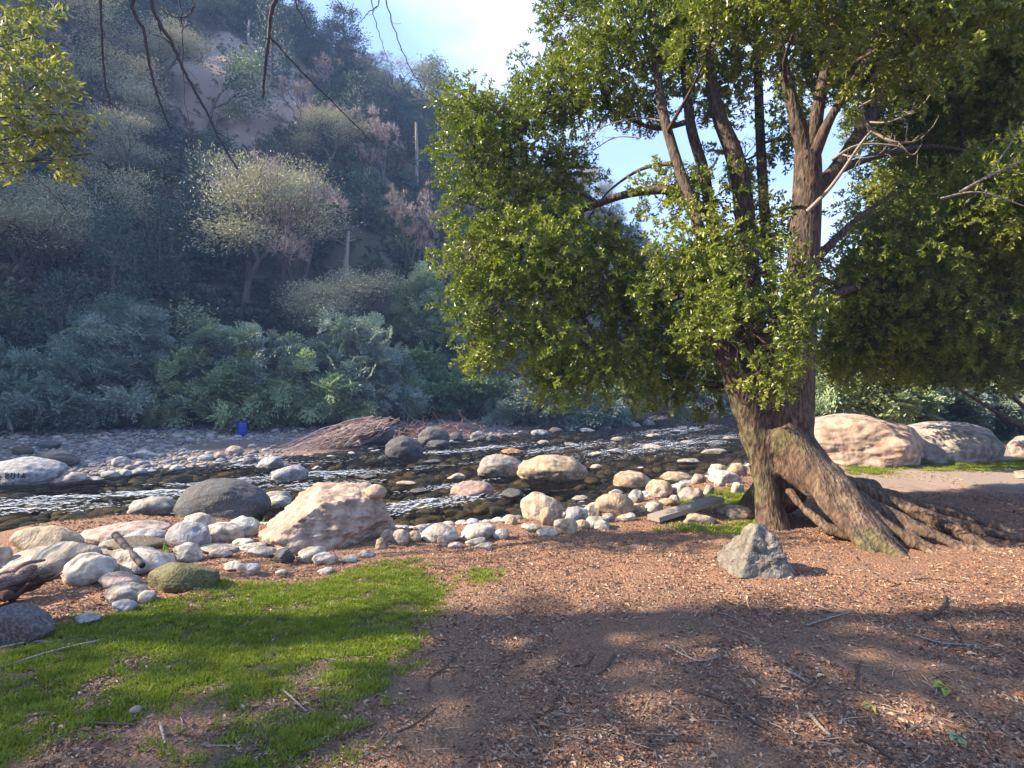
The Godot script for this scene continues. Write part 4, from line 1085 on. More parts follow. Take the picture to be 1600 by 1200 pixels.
	for k in 3000:
		var s := 1.2 + 7.2 * rng.randf()
		var p := river_point(s, rng.randf_range(-0.02, 1.0))
		var size := rng.randf_range(0.05, 0.2)
		var b := Basis(Vector3.UP, rng.randf() * TAU).scaled_local(Vector3(size * 1.3, size * 0.6, size))
		var y := land(p.x, p.y) + size * 0.1
		if y + size * 0.6 > WATER - 0.04: continue
		sc.put(Transform3D(b, Vector3(p.x, y, p.y)), [Color(0.3, 0.22, 0.1), Color(0.22, 0.2, 0.12), Color(0.38, 0.27, 0.12), Color(0.14, 0.14, 0.1)][rng.randi() % 4])
	tag(scatter_node("riverbed_cobbles", sc, peb, mats["pebble"], self), "brown cobbles under the shallow water", "cobbles", "", "stuff")

# ---------------------------------------------------------------- single things
var NEAR: Array = [[-4.274,-5.523,0.622,0.272,0.451,"t","a","large tan angular boulder with a pale yellow top at the near shore"],[-4.485,-5.258,0.229,0.192,0.169,"t","r","tan rounded stone cut off by the picture's edge beside the large tan boulder"],[-4.166,-5.321,0.593,0.14,0.403,"g","f","flat grey slab with dark patches in front of the large tan boulder"],[-3.776,-5.093,0.643,0.266,0.283,"g","l","long narrow grey rock leaning up behind the rotten log"],[-3.46,-4.923,0.418,0.206,0.306,"w","r","broad whitish rock right behind the broken end of the rotten log"],[-3.212,-5.177,0.577,0.171,0.419,"w","r","long pale rock with a dark stick lying across it"],[-3.111,-4.797,0.285,0.112,0.21,"p","r","pink rounded stone just beside the mossy block"],[-3.989,-6.267,0.872,0.155,0.587,"p","f","wide flat mauve rock at the waterline, farthest back of the pile"],[-3.725,-6.113,0.493,0.135,0.361,"b","r","smooth bluish grey oval stone resting on the wide mauve rock"],[-3.911,-5.871,0.206,0.1,0.153,"g","r","small grey stone wedged under the smooth oval stone"],[-3.615,-5.866,0.517,0.119,0.378,"x","r","dark mottled brown rock in the middle of the stone pile"],[-3.147,-5.847,0.422,0.241,0.33,"b","e","blue-grey pear-shaped stone standing upright in the pile"],[-3.478,-6.693,0.362,0.166,0.267,"w","r","pale domed stone right against the big dark river boulder"],[-2.987,-6.19,0.427,0.18,0.314,"w","r","white rounded stone with fine pits beside the blue-grey pear-shaped stone"],[-2.864,-6.447,0.308,0.182,0.228,"c","r","greenish white domed stone between the dark boulder and the craggy rock"],[-2.944,-5.485,0.274,0.146,0.202,"w","r","round white stone directly behind the mossy block"],[-2.6,-4.746,0.564,0.227,0.302,"m","s","blocky green mossy stone at the edge of the grass"],[-2.68,-6.003,0.223,0.077,0.165,"c","r",""],[-2.529,-5.854,0.273,0.06,0.189,"w","f",""],[-2.807,-5.755,0.373,0.053,0.256,"g","f",""],[-2.671,-5.523,0.205,0.064,0.142,"p","f",""],[-2.394,-5.214,0.194,0.066,0.134,"w","f",""],[-2.233,-5.125,0.201,0.08,0.139,"w","f",""],[-2.069,-5.468,0.215,0.108,0.159,"d","a","small dark angular stone in front of the craggy rock"],[-2.334,-5.637,0.263,0.086,0.195,"w","a",""],[-1.825,-5.546,0.271,0.113,0.2,"w","r","smooth white oval stone at the foot of the craggy rock"],[-1.687,-5.434,0.202,0.091,0.15,"w","r","smaller white oval stone in front of the smooth white oval one"],[-2.831,-4.448,0.307,0.129,0.211,"g","f","flat whitish slab sunk in the soil in front of the pink stone"],[-2.66,-4.403,0.131,0.079,0.097,"w","a",""],[-2.712,-4.215,0.17,0.076,0.126,"b","a","blue-grey wedge stone lying at the grass edge"],[-2.821,-4.011,0.158,0.056,0.109,"b","f","flat pale blue stone lying on the brown litter near the grass"],[-3.095,-3.784,0.51,0.195,0.368,"n","a","dark lichen-spotted boulder at the grass edge below the rotten log"],[-2.451,-4.659,0.124,0.056,0.086,"w","f",""],[-3.812,-5.59,0.208,0.064,0.154,"p","r",""],[-4.058,-4.875,0.269,0.107,0.186,"p","f",""],[-1.591,-5.17,0.143,0.046,0.099,"w","f",""],[-1.323,-6.407,0.17,0.1,0.127,"b","r",""],[-1.24,-6.05,0.167,0.1,0.124,"t","r",""],[-1.1,-5.958,0.177,0.129,0.132,"p","r","pinkish egg-shaped stone a little way right of the craggy rock"],[-0.983,-6.073,0.135,0.096,0.101,"t","r",""],[-0.93,-6.216,0.185,0.089,0.137,"c","r",""],[-0.748,-6.207,0.376,0.164,0.277,"w","r","broad cream domed stone at the middle of the near waterline"],[-0.682,-5.973,0.12,0.107,0.09,"p","a",""],[-0.362,-6.312,0.402,0.139,0.296,"w","r","cream oval stone beside the broad cream domed stone"],[-0.354,-6.058,0.206,0.073,0.143,"w","f",""],[-0.113,-6.273,0.16,0.098,0.119,"w","r",""],[-1.749,-5.948,0.253,0.099,0.187,"g","a","flat stone tucked under the craggy rock's overhang"],[-1.261,-5.81,0.105,0.093,0.078,"t","r",""],[-0.004,-6.933,0.155,0.103,0.115,"t","r","small tan stone alone at the edge of the shallow brown water"],[0.911,-13.623,1.446,0.542,1.051,"t","r","large smooth tan boulder with a curved groove at the waterline"],[0.352,-7.206,0.474,0.32,0.372,"q","e","rough tan rock leaning against the large smooth grooved boulder"],[0.418,-6.849,0.196,0.186,0.156,"t","e","upright tan egg-shaped stone below the rough tan rock"],[0.737,-7.05,0.322,0.179,0.238,"b","r","grey rounded stone with a white top in the bank pile"],[0.55,-6.769,0.165,0.078,0.123,"g","r",""],[0.213,-6.585,0.217,0.073,0.161,"w","r",""],[0.385,-6.359,0.23,0.082,0.17,"w","r",""],[0.596,-6.349,0.195,0.158,0.145,"t","a",""],[0.768,-6.641,0.183,0.103,0.136,"t","r",""],[0.947,-6.809,0.304,0.115,0.225,"g","r",""],[0.993,-6.706,0.178,0.098,0.132,"w","r",""],[1.027,-7.469,0.23,0.164,0.171,"w","a",""],[1.243,-11.045,0.305,0.131,0.227,"g","r",""],[1.265,-7.469,0.468,0.264,0.344,"t","a","yellowish blocky rock in the middle of the bank pile"],[2.006,-11.594,0.295,0.139,0.22,"b","r",""],[1.732,-8.39,0.205,0.17,0.153,"b","r",""],[2.567,-12.528,0.878,0.395,0.475,"t","s","long squared tan boulder at the waterline"],[2.152,-8.777,0.391,0.246,0.29,"q","a","cream faceted boulder beside the long squared one"],[3.658,-13.357,0.681,0.224,0.503,"t","r",""],[2.487,-8.758,0.325,0.201,0.241,"p","a","rusty pink angular stone in the bank pile"],[2.473,-8.319,0.336,0.172,0.249,"p","r",""],[1.782,-7.58,0.249,0.126,0.185,"w","r",""],[1.585,-7.561,0.185,0.104,0.137,"t","r",""],[1.374,-7.15,0.213,0.082,0.148,"w","f",""],[4.71,-13.844,0.426,0.225,0.317,"w","r",""],[3.928,-10.527,0.369,0.212,0.274,"t","r","rounded tan boulder nearest the trunk at the waterline"],[3.415,-9.749,0.58,0.176,0.427,"z","a","white and dark grey striped rock close to the trunk"],[3.074,-9.932,0.264,0.149,0.196,"p","r",""],[3.204,-9.315,0.158,0.123,0.118,"w","r",""],[3.273,-8.76,0.205,0.15,0.152,"w","r",""],[2.162,-8.048,0.154,0.113,0.115,"w","r",""],[2.83,-8.671,0.156,0.15,0.117,"p","r",""],[2.154,-6.974,0.4,0.111,0.217,"t","s","smooth tan rounded block in front of the grey plank"],[2.665,-7.549,0.264,0.092,0.196,"t","r",""],[2.774,-7.311,0.396,0.129,0.292,"t","r","low pale rounded rock on grass beside the tree's base"],[3.104,-7.797,0.149,0.134,0.111,"k","r",""],[2.151,-8.696,0.24,0.157,0.179,"w","r",""],[2.044,-7.924,0.219,0.1,0.163,"t","r",""],[1.139,-7.106,0.166,0.098,0.124,"g","r",""],[-0.562,-5.946,0.139,0.055,0.103,"w","r",""],[-0.261,-5.92,0.17,0.06,0.118,"w","f",""],[-1.353,-5.6,0.149,0.063,0.103,"w","f",""],[-1.949,-5.1,0.108,0.042,0.075,"w","f",""],[-1.468,-5.476,0.145,0.05,0.101,"c","f",""],[5.367,-10.111,0.451,0.289,0.246,"x","s","brown squared stone perched on the roots behind the trunk"],[5.009,-8.587,0.501,0.263,0.37,"x","a","brown angular stone lying among the roots"],[8.85,-10.375,0.408,0.141,0.302,"p","r","low pink stone at the path's edge near the picture border"],[9.705,-12.438,0.185,0.087,0.138,"t","r","tan pebble on the grass in front of the grey domed boulder"],[11.385,-13.314,0.693,0.42,0.511,"p","r","pinkish round boulder right of the grey domed boulder"],[3.641,-6.039,0.128,0.082,0.096,"w","r",""]]
var RIVER: Array = [[-4.523,-9.467,1.367,0.604,0.983,"d","R","huge dark grey domed boulder at the river's near edge"],[-5.879,-9.916,0.747,0.28,0.548,"g","r","brown-sided wet boulder amid the white water"],[-3.986,-10.33,0.45,0.226,0.333,"c","r","pale green-grey stone right of the huge dark boulder"],[-4.238,-10.833,0.471,0.25,0.349,"g","r","grey stone half hidden behind the pale green-grey stone"],[-0.283,-14.053,1.074,0.466,0.788,"g","R","big round speckled grey boulder standing in midstream"],[0.382,-15.299,0.276,0.221,0.206,"w","r","small pale stone touching the speckled midstream boulder"],[0.01,-18.496,0.648,0.166,0.449,"o","f","flat orange stone breaking the water behind the speckled boulder"],[2.119,-15.183,0.274,0.123,0.204,"w","r","small round white stone alone in the calm green water"],[2.541,-17.933,0.4,0.126,0.278,"w","f",""],[4.602,-19.573,0.644,0.176,0.447,"w","f",""],[6.15,-18.362,0.721,0.181,0.535,"g","a","flat-topped grey rock in the blue water close to the trunk"],[4.784,-16.388,0.626,0.127,0.434,"g","f",""],[3.261,-18.79,0.459,0.132,0.319,"b","f",""],[3.191,-15.182,0.29,0.058,0.202,"w","f",""],[-0.768,-11.483,0.829,0.28,0.609,"v","a","rust and mauve wet rock splashed by the rapid"],[-1.252,-13.473,0.386,0.148,0.268,"w","f",""],[-2.269,-12.801,0.435,0.084,0.302,"t","f",""],[-3.779,-12.067,0.282,0.108,0.196,"t","f",""],[-4.92,-13.337,0.75,0.348,0.59,"b","e","grey pointed boulder in the upper white rapid"],[-6.079,-15.211,0.759,0.306,0.561,"b","a","dark bluish boulder at the head of the upper rapid"],[-4.839,-14.944,0.254,0.121,0.177,"b","f",""],[0.012,-11.354,0.386,0.169,0.286,"d","a","dark wet rock left of the large smooth grooved boulder"],[-3.152,-17.671,1.013,0.561,0.796,"d","e","dark peaked boulder at the water below the driftwood"],[-5.715,-12.895,0.479,0.139,0.332,"b","f",""],[-1.84,-11.873,0.353,0.091,0.245,"d","f",""],[-3.265,-13.67,0.435,0.077,0.302,"d","f",""],[6.266,-21.662,0.575,0.13,0.399,"g","f",""],[2.038,-20.759,0.551,0.124,0.383,"g","f",""],[5.668,-24.268,0.515,0.148,0.359,"t","f",""],[3.963,-22.623,0.48,0.161,0.358,"g","r",""],[1.113,-21.393,0.409,0.152,0.305,"g","r",""],[8.352,-23.139,0.491,0.141,0.342,"g","f",""],[-2.171,-16.359,0.521,0.094,0.361,"d","f",""]]
var FAR: Array = [[-10.54,-13.081,1.639,0.554,1.184,"b","G","large blue-grey boulder with black painted letters across the river"],[-11.6,-15.272,1.054,0.416,0.724,"n","f","mauve-grey slab leaning behind the painted boulder"],[-9.686,-13.071,0.805,0.256,0.593,"p","r","pale mauve rock in the water below the painted boulder"],[-9.438,-13.35,0.34,0.147,0.253,"p","r",""],[-9.157,-13.312,0.367,0.132,0.273,"b","r",""],[-9.243,-13.875,0.368,0.197,0.274,"b","r",""],[-9.0,-14.001,0.312,0.186,0.233,"b","r",""],[-8.814,-14.265,0.394,0.172,0.293,"b","r",""],[-8.347,-14.978,0.318,0.152,0.237,"c","r",""],[-10.438,-16.997,0.74,0.203,0.512,"b","f","flat blue slab on the far gravel bar"],[-10.113,-15.63,0.481,0.238,0.358,"b","r",""],[-8.128,-17.642,0.487,0.253,0.362,"p","r",""],[-8.175,-16.888,0.323,0.209,0.241,"p","r",""],[-8.504,-16.759,0.427,0.169,0.318,"b","r",""],[-4.678,-20.984,1.203,0.716,0.887,"d","r","dark grey boulder under the drift brush heap"],[-2.788,-21.439,1.07,0.62,0.79,"n","r","rounded dark purple boulder at the far waterline"],[-2.474,-20.354,0.756,0.291,0.524,"d","f","low dark rock in front of the rounded purple boulder"],[-4.298,-23.676,0.553,0.444,0.412,"d","r",""],[-2.149,-22.745,0.531,0.378,0.396,"n","r",""],[-1.28,-22.964,0.609,0.332,0.453,"g","r",""],[-7.031,-16.155,0.343,0.216,0.256,"d","r",""],[1.148,-25.154,0.694,0.258,0.516,"b","r",""],[-0.771,-22.702,0.386,0.235,0.288,"d","r",""],[7.065,-31.172,0.563,0.325,0.42,"g","r",""],[6.048,-29.983,0.637,0.247,0.474,"g","r",""],[3.378,-27.084,0.719,0.193,0.499,"b","f",""],[-13.592,-16.737,0.533,0.238,0.396,"x","r",""],[-13.698,-17.859,0.664,0.215,0.492,"d","a",""],[1.967,-26.467,0.562,0.274,0.419,"d","r",""],[4.362,-28.338,0.602,0.263,0.448,"b","r",""]]
var STICKS: Array = [[[[-2.012,-2.829],[-1.875,-2.804],[-1.75,-2.804]],0.013,"short dark stick on the lower edge of the grass"],[[[-2.516,-3.704],[-2.685,-3.514],[-2.824,-3.326]],0.012,"long grey stick at the grass edge below the lichen boulder"],[[[-2.595,-3.595],[-2.888,-3.676],[-3.053,-3.595]],0.01,"thin brown stick beside the long grey stick"],[[[-0.331,-3.541],[-0.398,-3.406],[-0.448,-3.326],[-0.433,-3.141]],0.011,"crooked forked stick on the bare soil between grass and litter"],[[[0.606,-3.568],[0.524,-3.406],[0.48,-3.352]],0.013,"short thick dark stick standing out on the open soil"],[[[3.254,-4.521],[3.02,-4.234],[2.822,-4.121]],0.02,"bent dark stick on the brown litter below the root tips"],[[[1.513,-3.352],[1.533,-3.246],[1.557,-3.167]],0.014,"pale split stick lying on the litter"],[[[1.99,-3.433],[1.869,-3.273],[1.805,-3.167]],0.01,"dark hooked twig sticking up from the litter"],[[[0.886,-3.115],[1.039,-3.01],[1.141,-2.829],[1.256,-2.601]],0.014,"long dark stick running down the lower soil"],[[[1.422,-2.881],[1.416,-2.778],[1.428,-2.702]],0.014,"pale bark strip lying near the lower edge"],[[[1.535,-2.702],[1.575,-2.626],[1.595,-2.525]],0.016,"thick dark stick at the very bottom of the picture"],[[[0.937,-3.676],[1.007,-3.514],[1.075,-3.433],[1.203,-3.487]],0.01,"curved dark stick left of the pale split stick"],[[[1.273,-3.379],[1.296,-3.299],[1.295,-3.193]],0.009,"small bent brown twig on the open soil"],[[[2.954,-4.093],[2.883,-3.925],[2.826,-3.786]],0.009,"straight brown twig below the bent dark stick"],[[[-1.2,-3.141],[-1.122,-3.062],[-1.002,-2.932]],0.01,"pale straight stick at the grass fringe"],[[[-1.25,-3.568],[-1.119,-3.514],[-1.018,-3.487]],0.008,"thin pale stick lying flat in the grass"],[[[1.916,-3.925],[2.1,-4.036],[2.366,-4.206]],0.008,"thin stick in front of the pointed grey rock"],[[[0.496,-3.595],[0.433,-3.46],[0.39,-3.406]],0.009,"small dark twig beside the short thick dark stick"],[[[1.429,-4.206],[1.487,-4.121],[1.572,-3.98]],0.008,"pale thin twig in the sunlit litter"],[[[-0.526,-2.753],[-0.455,-2.855],[-0.383,-3.01]],0.008,"thin dark twig on the bare soil at the bottom"],[[[-0.746,-2.702],[-0.708,-2.778],[-0.636,-2.855]],0.008,"dark twig beside the grass fringe at the bottom"],[[[0.316,-4.963],[0.414,-4.874],[0.55,-4.933]],0.007,"small twig in the sunlit litter near the shore stones"],[[[2.997,-4.785],[3.372,-4.963],[3.644,-4.903]],0.009,"thin stick lying by the tips of the roots"],[[[2.588,-3.869],[2.654,-3.731],[2.87,-3.704]],0.011,"pale stick across the litter near the picture's right border"],[[[-1.637,-2.804],[-1.566,-2.702],[-1.525,-2.651]],0.012,"stubby pale stick near the bottom of the grass"],[[[-3.319,-4.963],[-2.917,-4.579],[-2.702,-4.435]],0.006,"thin brown stem among the near stones"]]

func solid_rock(called: String, label: String, s: RockShape, level: int, at: Vector3, half: Vector3, m: Material, yaw := 0.0) -> MeshInstance3D:
	var o := part(called, rock_mesh(s, level, half), m, self)
	o.position = at
	o.rotation.y = yaw
	tag(o, label, "boulder")
	return o

func build_things() -> void:
	rng.seed = 81
	place_stones(NEAR, "near")
	place_stones(RIVER, "river")
	place_stones(FAR, "far")
	# the craggy pale rock at the waterline
	var hero: Array = [[-1.826,-5.792],1.1593323298302298]
	var hx: float = hero[0][0]; var hz: float = hero[0][1] - 0.45; var hw: float = hero[1] * 1.05
	var s := rock_shape(33, 0, 0.5, 0.06, 0.1, 0.03, 0.13)
	s.planes = [[Vector3(-0.62, 0.7, 0.3).normalized(), 0.58], [Vector3(0.05, 1, 0.1).normalized(), 0.62], [Vector3(0.75, 0.25, 0.6).normalized(), 0.62], [Vector3(0.2, 0.2, 1).normalized(), 0.68], [Vector3(0.8, -0.25, 0.5).normalized(), 0.6], [Vector3(1, 0.3, -0.2).normalized(), 0.72]]
	s.soft = 0.05
	solid_rock("boulder", "craggy pale brown boulder with a small yellow stone on top", s, 5, Vector3(hx, land(hx, hz) + 0.16, hz), Vector3(hw * 0.62, 0.5, 0.65), mats["stone_h"])
	var egg := solid_rock("stone", "small yellow egg-shaped stone balanced on the craggy boulder", rock_shape(5, 2, 0.8, 0.3, 0.06), 3, Vector3(hx + 0.42, land(hx, hz) + 0.47, hz + 0.02), Vector3(0.11, 0.08, 0.09), mats["stone_t"])
	egg.set_meta("category", "stone")
	# pointed rock before the trunk
	var po: Array = [[2.13,-5.053],0.45473314395767944,0.42798413548958064]
	var px: float = po[0][0]; var pz: float = po[0][1] - 0.14
	s = rock_shape(12, 0, 0.5, 0.06, 0.2, 0.035, 0.08)
	s.planes = [[Vector3(-0.9, 0.42, 0.1).normalized(), 0.52], [Vector3(0.95, 0.35, 0.2).normalized(), 0.5], [Vector3(0.1, 0.4, 1).normalized(), 0.5], [Vector3(0.1, 0.5, -1).normalized(), 0.5], [Vector3(0.6, 0.7, 0.5).normalized(), 0.72]]
	solid_rock("boulder", "grey pointed rock standing on the litter in front of the trunk", s, 5, Vector3(px, 0.12, pz), Vector3(po[1] * 0.86, po[2] * 0.66, 0.36), mats["stone_y"])
	# the large boulders on the right
	var pk: Array = [[6.89,-11.611],2.1738633475644003,0.9881197034383638]
	s = rock_shape(21, 10, 0.64, 0.04, 0.08, 0.02, 0.045)
	solid_rock("boulder", "large pink cracked boulder beyond the roots", s, 5, Vector3(pk[0][0] + 0.2, 0.26, pk[0][1] - 0.9), Vector3(pk[1] * 0.64, pk[2] * 0.74, 1.1), mats["stone_k"], 0.2)
	var gb: Array = [[9.012,-12.18],2.0654101154617286,0.8261640461846914]
	s = rock_shape(24, 4, 0.72, 0.16, 0.09, 0.012)
	solid_rock("boulder", "large grey domed boulder beside the pink cracked one", s, 5, Vector3(gb[0][0] + 0.2, 0.2, gb[0][1] - 0.75), Vector3(gb[1] * 0.57, gb[2] * 0.72, 0.9), mats["stone_gb"])
	# painted boulder across the river
	for r in FAR:
		if r[6] != "G": continue
		s = rock_shape(44, 3, 0.7, 0.2, 0.08, 0.01)
		var half := Vector3(r[2] * 0.55, r[3] * 0.72, r[4] * 0.5)
		var at := Vector3(r[0], land(r[0], r[1]) + r[3] * 0.32, r[1])
		var rock := solid_rock("boulder", r[7], s, 5, at, half, mats["stone_b"])
		tag(rock, r[7], "boulder", "stones of the far bank")
		var ink := MB.new()
		var glyphs := [[[0, 1, 0.8, 1], [0.4, 1, 0.4, 0]], [[0.4, 1, 0.4, 0]], [], [[0.1, 0, 0.1, 1], [0.1, 1, 0.7, 0.8], [0.7, 0.8, 0.1, 0.5], [0.1, 0.5, 0.75, 0]], [[0.1, 1, 0.1, 0], [0.1, 0, 0.75, 0], [0.75, 0, 0.75, 1]], [[0.4, 1, 0.4, 0]], [[0.05, 0, 0.4, 1], [0.4, 1, 0.75, 0], [0.2, 0.4, 0.6, 0.4]]]
		for g in glyphs.size():
			for st in glyphs[g]:
				var prev := PackedVector3Array()
				for k in 7:
					var t := k / 6.0
					var gx := -0.3 + (g + lerpf(st[0], st[2], t) * 0.85) * 0.105
					var gy := 0.1 + lerpf(st[1], st[3], t) * 0.22
					var d := Vector3(gx, gy, 0.8).normalized()
					prev.append(d * s.radius(d) * half * 1.02)
				var rr := PackedFloat32Array()
				rr.resize(7); rr.fill(0.014)
				ink.tube(prev, rr, 5)
		var paint := part("painted_letters", ink.mesh(), surface(lin(0.02, 0.02, 0.03), 0.7), rock)
		paint.set_meta("label", "black painted letters")
	# sticks on the ground
	for st in STICKS:
		st[1] *= 0.68
		var pts := []
		for k in st[0].size():
			var q: Array = st[0][k]
			pts.append([q[0], land(q[0], q[1]) + st[1] * (0.9 if k % 2 == 0 else 1.7), q[1], st[1] * lerpf(1.0, 0.6, float(k) / st[0].size())])
		var cp := curve_points(pts, 5)
		var mb := MB.new()
		mb.tube(cp[0], cp[1], 7, nf, 0.5)
		if rng.randf() < 0.5:
			var e: Vector3 = cp[0][6]
			wander(mb, e, e + Vector3(rng.randfn() * 0.05, 0.012, rng.randfn() * 0.05), st[1] * 0.6, st[1] * 0.3, 0.1, 5, 4)
		var pale: bool = st[2].contains("pale") or st[2].contains("grey")
		var o := part("stick", mb.mesh(), mats["deadwood"] if pale else mats["twig_brown"], self)
		tag(o, st[2], "stick", "sticks lying on the ground")
	# grey plank among the stones
	var pl: Array = [[1.681,-7.038],[2.539,-7.522]]
	var a := Vector3(pl[0][0], land(pl[0][0], pl[0][1]) + 0.05, pl[0][1])
	var b := Vector3(pl[1][0], land(pl[1][0], pl[1][1]) + 0.17, pl[1][1])
	var mbp := MB.new()
	var dirp := (b - a).normalized()
	var acr := dirp.cross(Vector3.UP).normalized()
	mbp.box((a + b) * 0.5, dirp * a.distance_to(b) * 0.54, acr.cross(dirp) * 0.03, acr * 0.1)
	tag(part("plank", mbp.mesh(), mats["deadwood"], self), "weathered grey plank lying among the stones near the tree", "plank")
	# rotten log at the left edge
	var lg: Array = [[-3.776,-4.234],[-3.53,-4.696]]
	var la := Vector3(lg[0][0], land(lg[0][0], lg[0][1]) + 0.08, lg[0][1])
	var lb := Vector3(lg[1][0], land(lg[1][0], lg[1][1]) + 0.15, lg[1][1])
	var log_node := thing("rotten_log", "broken rotten log with a splintered reddish end at the grass edge", "log", Vector3(la.x, land(la.x, la.z), la.z))
	var ax := lb - la
	var off := la - log_node.position
	var acx := ax.cross(Vector3.UP).normalized()
	for k in 15:
		# weathered shards that still hang together, the lower ones darker and redder
		var hgt := rng.randf_range(-0.07, 0.1)
		var e := off + ax * rng.randf_range(-0.05, 0.45) + acx * rng.randfn() * 0.06 + Vector3(0, hgt, 0)
		var l := ax.length() * rng.randf_range(0.4, 0.75)
		var d := (ax.normalized() + Vector3(rng.randfn() * 0.04, rng.randf_range(-0.06, 0.1), rng.randfn() * 0.06)).normalized()
		var r := rng.randf_range(0.03, 0.062)
		var sh := MB.new()
		var ps := PackedVector3Array()
		var rs := PackedFloat32Array()
		for q in 9:
			var t := q / 8.0
			ps.append(e + d * l * t + Vector3(0, 0.02 * sin(t * 9.0 + k), 0))
			rs.append(r * (0.75 + 0.35 * sin(t * 5.0 + k * 1.7)) * (1.0 - 0.75 * t * t * t))
		sh.tube(ps, rs, 9, nf, 1.1)
		sh.smooth()
		part("shard", sh.mesh(), mats["logwood"] if hgt > 0.02 else mats["redwood"], log_node)
	# dark stick across the pale rock
	var ds: Array = [[-3.546,-5.388],[-3.043,-5.083]]
	var mb2 := MB.new()
	var d0 := Vector3(ds[0][0], land(ds[0][0], ds[0][1]) + 0.26, ds[0][1])
	var d1 := Vector3(ds[1][0], land(ds[1][0], ds[1][1]) + 0.1, ds[1][1] + 0.12)
	mb2.tube(PackedVector3Array([d0, d0.lerp(d1, 0.5), d1]), PackedFloat32Array([0.034, 0.03, 0.026]), 8, nf, 0.2)
	tag(part("stick", mb2.mesh(), mats["twig_dark"], self), "dark purple-brown cut stick lying on the long pale rock", "stick", "sticks lying on the ground")
	# blue drum on the far bank
	var br: Array = [-9.871,-22.035]
	var drum := thing("plastic_drum", "blue plastic drum at the foot of the far bushes", "drum", Vector3(br[0], land(br[0], br[1]), br[1]))
	var prof := [[0.0, 0.0], [0.15, 0.0], [0.165, 0.03], [0.17, 0.14], [0.18, 0.15], [0.18, 0.17], [0.17, 0.18], [0.17, 0.3], [0.18, 0.31], [0.18, 0.33], [0.17, 0.34], [0.165, 0.46], [0.15, 0.49], [0.0, 0.49]]
	var dm := MB.new()
	for q in prof:
		for k in 20: dm.v.append(Vector3(cos(TAU * k / 20) * q[0], q[1], sin(TAU * k / 20) * q[0]))
	for k in prof.size() - 1:
		for q in 20:
			var i0 := k * 20 + q
			var i1 := k * 20 + (q + 1) % 20
			dm.i.append_array(PackedInt32Array([i0, i1, i0 + 20, i1, i1 + 20, i0 + 20]))
	dm.smooth()
	part("body", dm.mesh(), surface(lin(0.01, 0.035, 0.32), 0.4), drum)
	var lid := MB.new()
	lid.tube(PackedVector3Array([Vector3(0, 0.488, 0), Vector3(0, 0.515, 0)]), PackedFloat32Array([0.155, 0.15]), 20)
	part("lid", lid.mesh(), surface(lin(0.008, 0.025, 0.22), 0.4), drum)
	# heap of drift brush on the far waterline
	var bh: Array = [[-5.078,-19.931],[-4.884,-21.907]]
	var c0 := Vector3(bh[0][0], land(bh[0][0], bh[0][1]), bh[0][1])
	var heap := thing("drift_brush", "fan-shaped heap of pale dry drift brush on the far bank", "driftwood", c0)
	var bm := MB.new()
	var crest := Vector3(1.0, 0.85, -0.6)
	var bm2 := MB.new()
	for k in 260:
		var u := rng.randf()
		var top := crest + Vector3(-1.6 * u + rng.randfn() * 0.15, -0.3 * u * u + rng.randfn() * 0.12, rng.randfn() * 0.4)
		var foot := Vector3(-2.7 + 2.4 * rng.randf() - 0.3 * u, -0.02, 0.55 + rng.randfn() * 0.4)
		wander(bm if k % 5 < 2 else bm2, top, top.lerp(foot, rng.randf_range(0.35, 1.05)), 0.014, 0.005, 0.16, 3, 6)
	part("dark_twigs", bm2.mesh(), mats["redbrush"], heap)
	part("twigs", bm.mesh(), mats["brush"], heap)
	var cr := Vector3(bh[1][0] + 1.6, land(bh[1][0] + 1.6, bh[1][1] - 1.6), bh[1][1] - 1.6)
	var wrack := thing("drift_wrack", "brown tangle of flood debris behind the dark boulders", "driftwood", cr)
	bm = MB.new()
	for k in 360:
		var p := Vector3(rng.randfn() * 1.2, absf(rng.randfn()) * 0.26, rng.randfn() * 0.55)
		var d := Vector3(rng.randfn(), rng.randfn() * 0.35, rng.randfn() * 0.7).normalized() * rng.randf_range(0.3, 1.1)
		wander(bm, p, p + d, 0.02, 0.006, 0.1, 3, 4)
	part("twigs", bm.mesh(), mats["redbrush"], wrack)
	# ochre grass tuft and a low reddish shrub across the river
	var oc: Array = [-3.272,-29.355]
	var tuft := thing("grass_tuft", "ochre dry grass tuft behind the flood debris", "grass tuft", Vector3(oc[0], land(oc[0], oc[1]), oc[1]))
	bm = MB.new()
	for k in 170:
		var d := (Vector3(rng.randfn() * 0.5, 1.0, rng.randfn() * 0.5)).normalized()
		var sd := d.cross(Vector3(rng.randfn(), 0, rng.randfn())).normalized()
		bm.leaf(Vector3(rng.randfn() * 0.35, 0, rng.randfn() * 0.2), d, sd, sd.cross(d), rng.randf_range(0.35, 0.8), 0.035, 0.2)
	part("blades", bm.mesh(), surface(lin(0.42, 0.24, 0.08), 0.8), tuft)
	var lo: Array = [-14.361,-24.287]
	var ls := thing("dry_shrub", "low reddish leafless shrub between the tall and the pale green wattles", "shrub", Vector3(lo[0], land(lo[0], lo[1]), lo[1]))
	bm = MB.new()
	for k in 130:
		var d := Vector3(rng.randfn() * 0.8, rng.randf_range(0.3, 1.0), rng.randfn() * 0.6).normalized()
		wander(bm, Vector3.ZERO, d * rng.randf_range(0.5, 1.2), 0.014, 0.004, 0.12, 3, 4)
	part("stems", bm.mesh(), mats["redbrush"], ls)
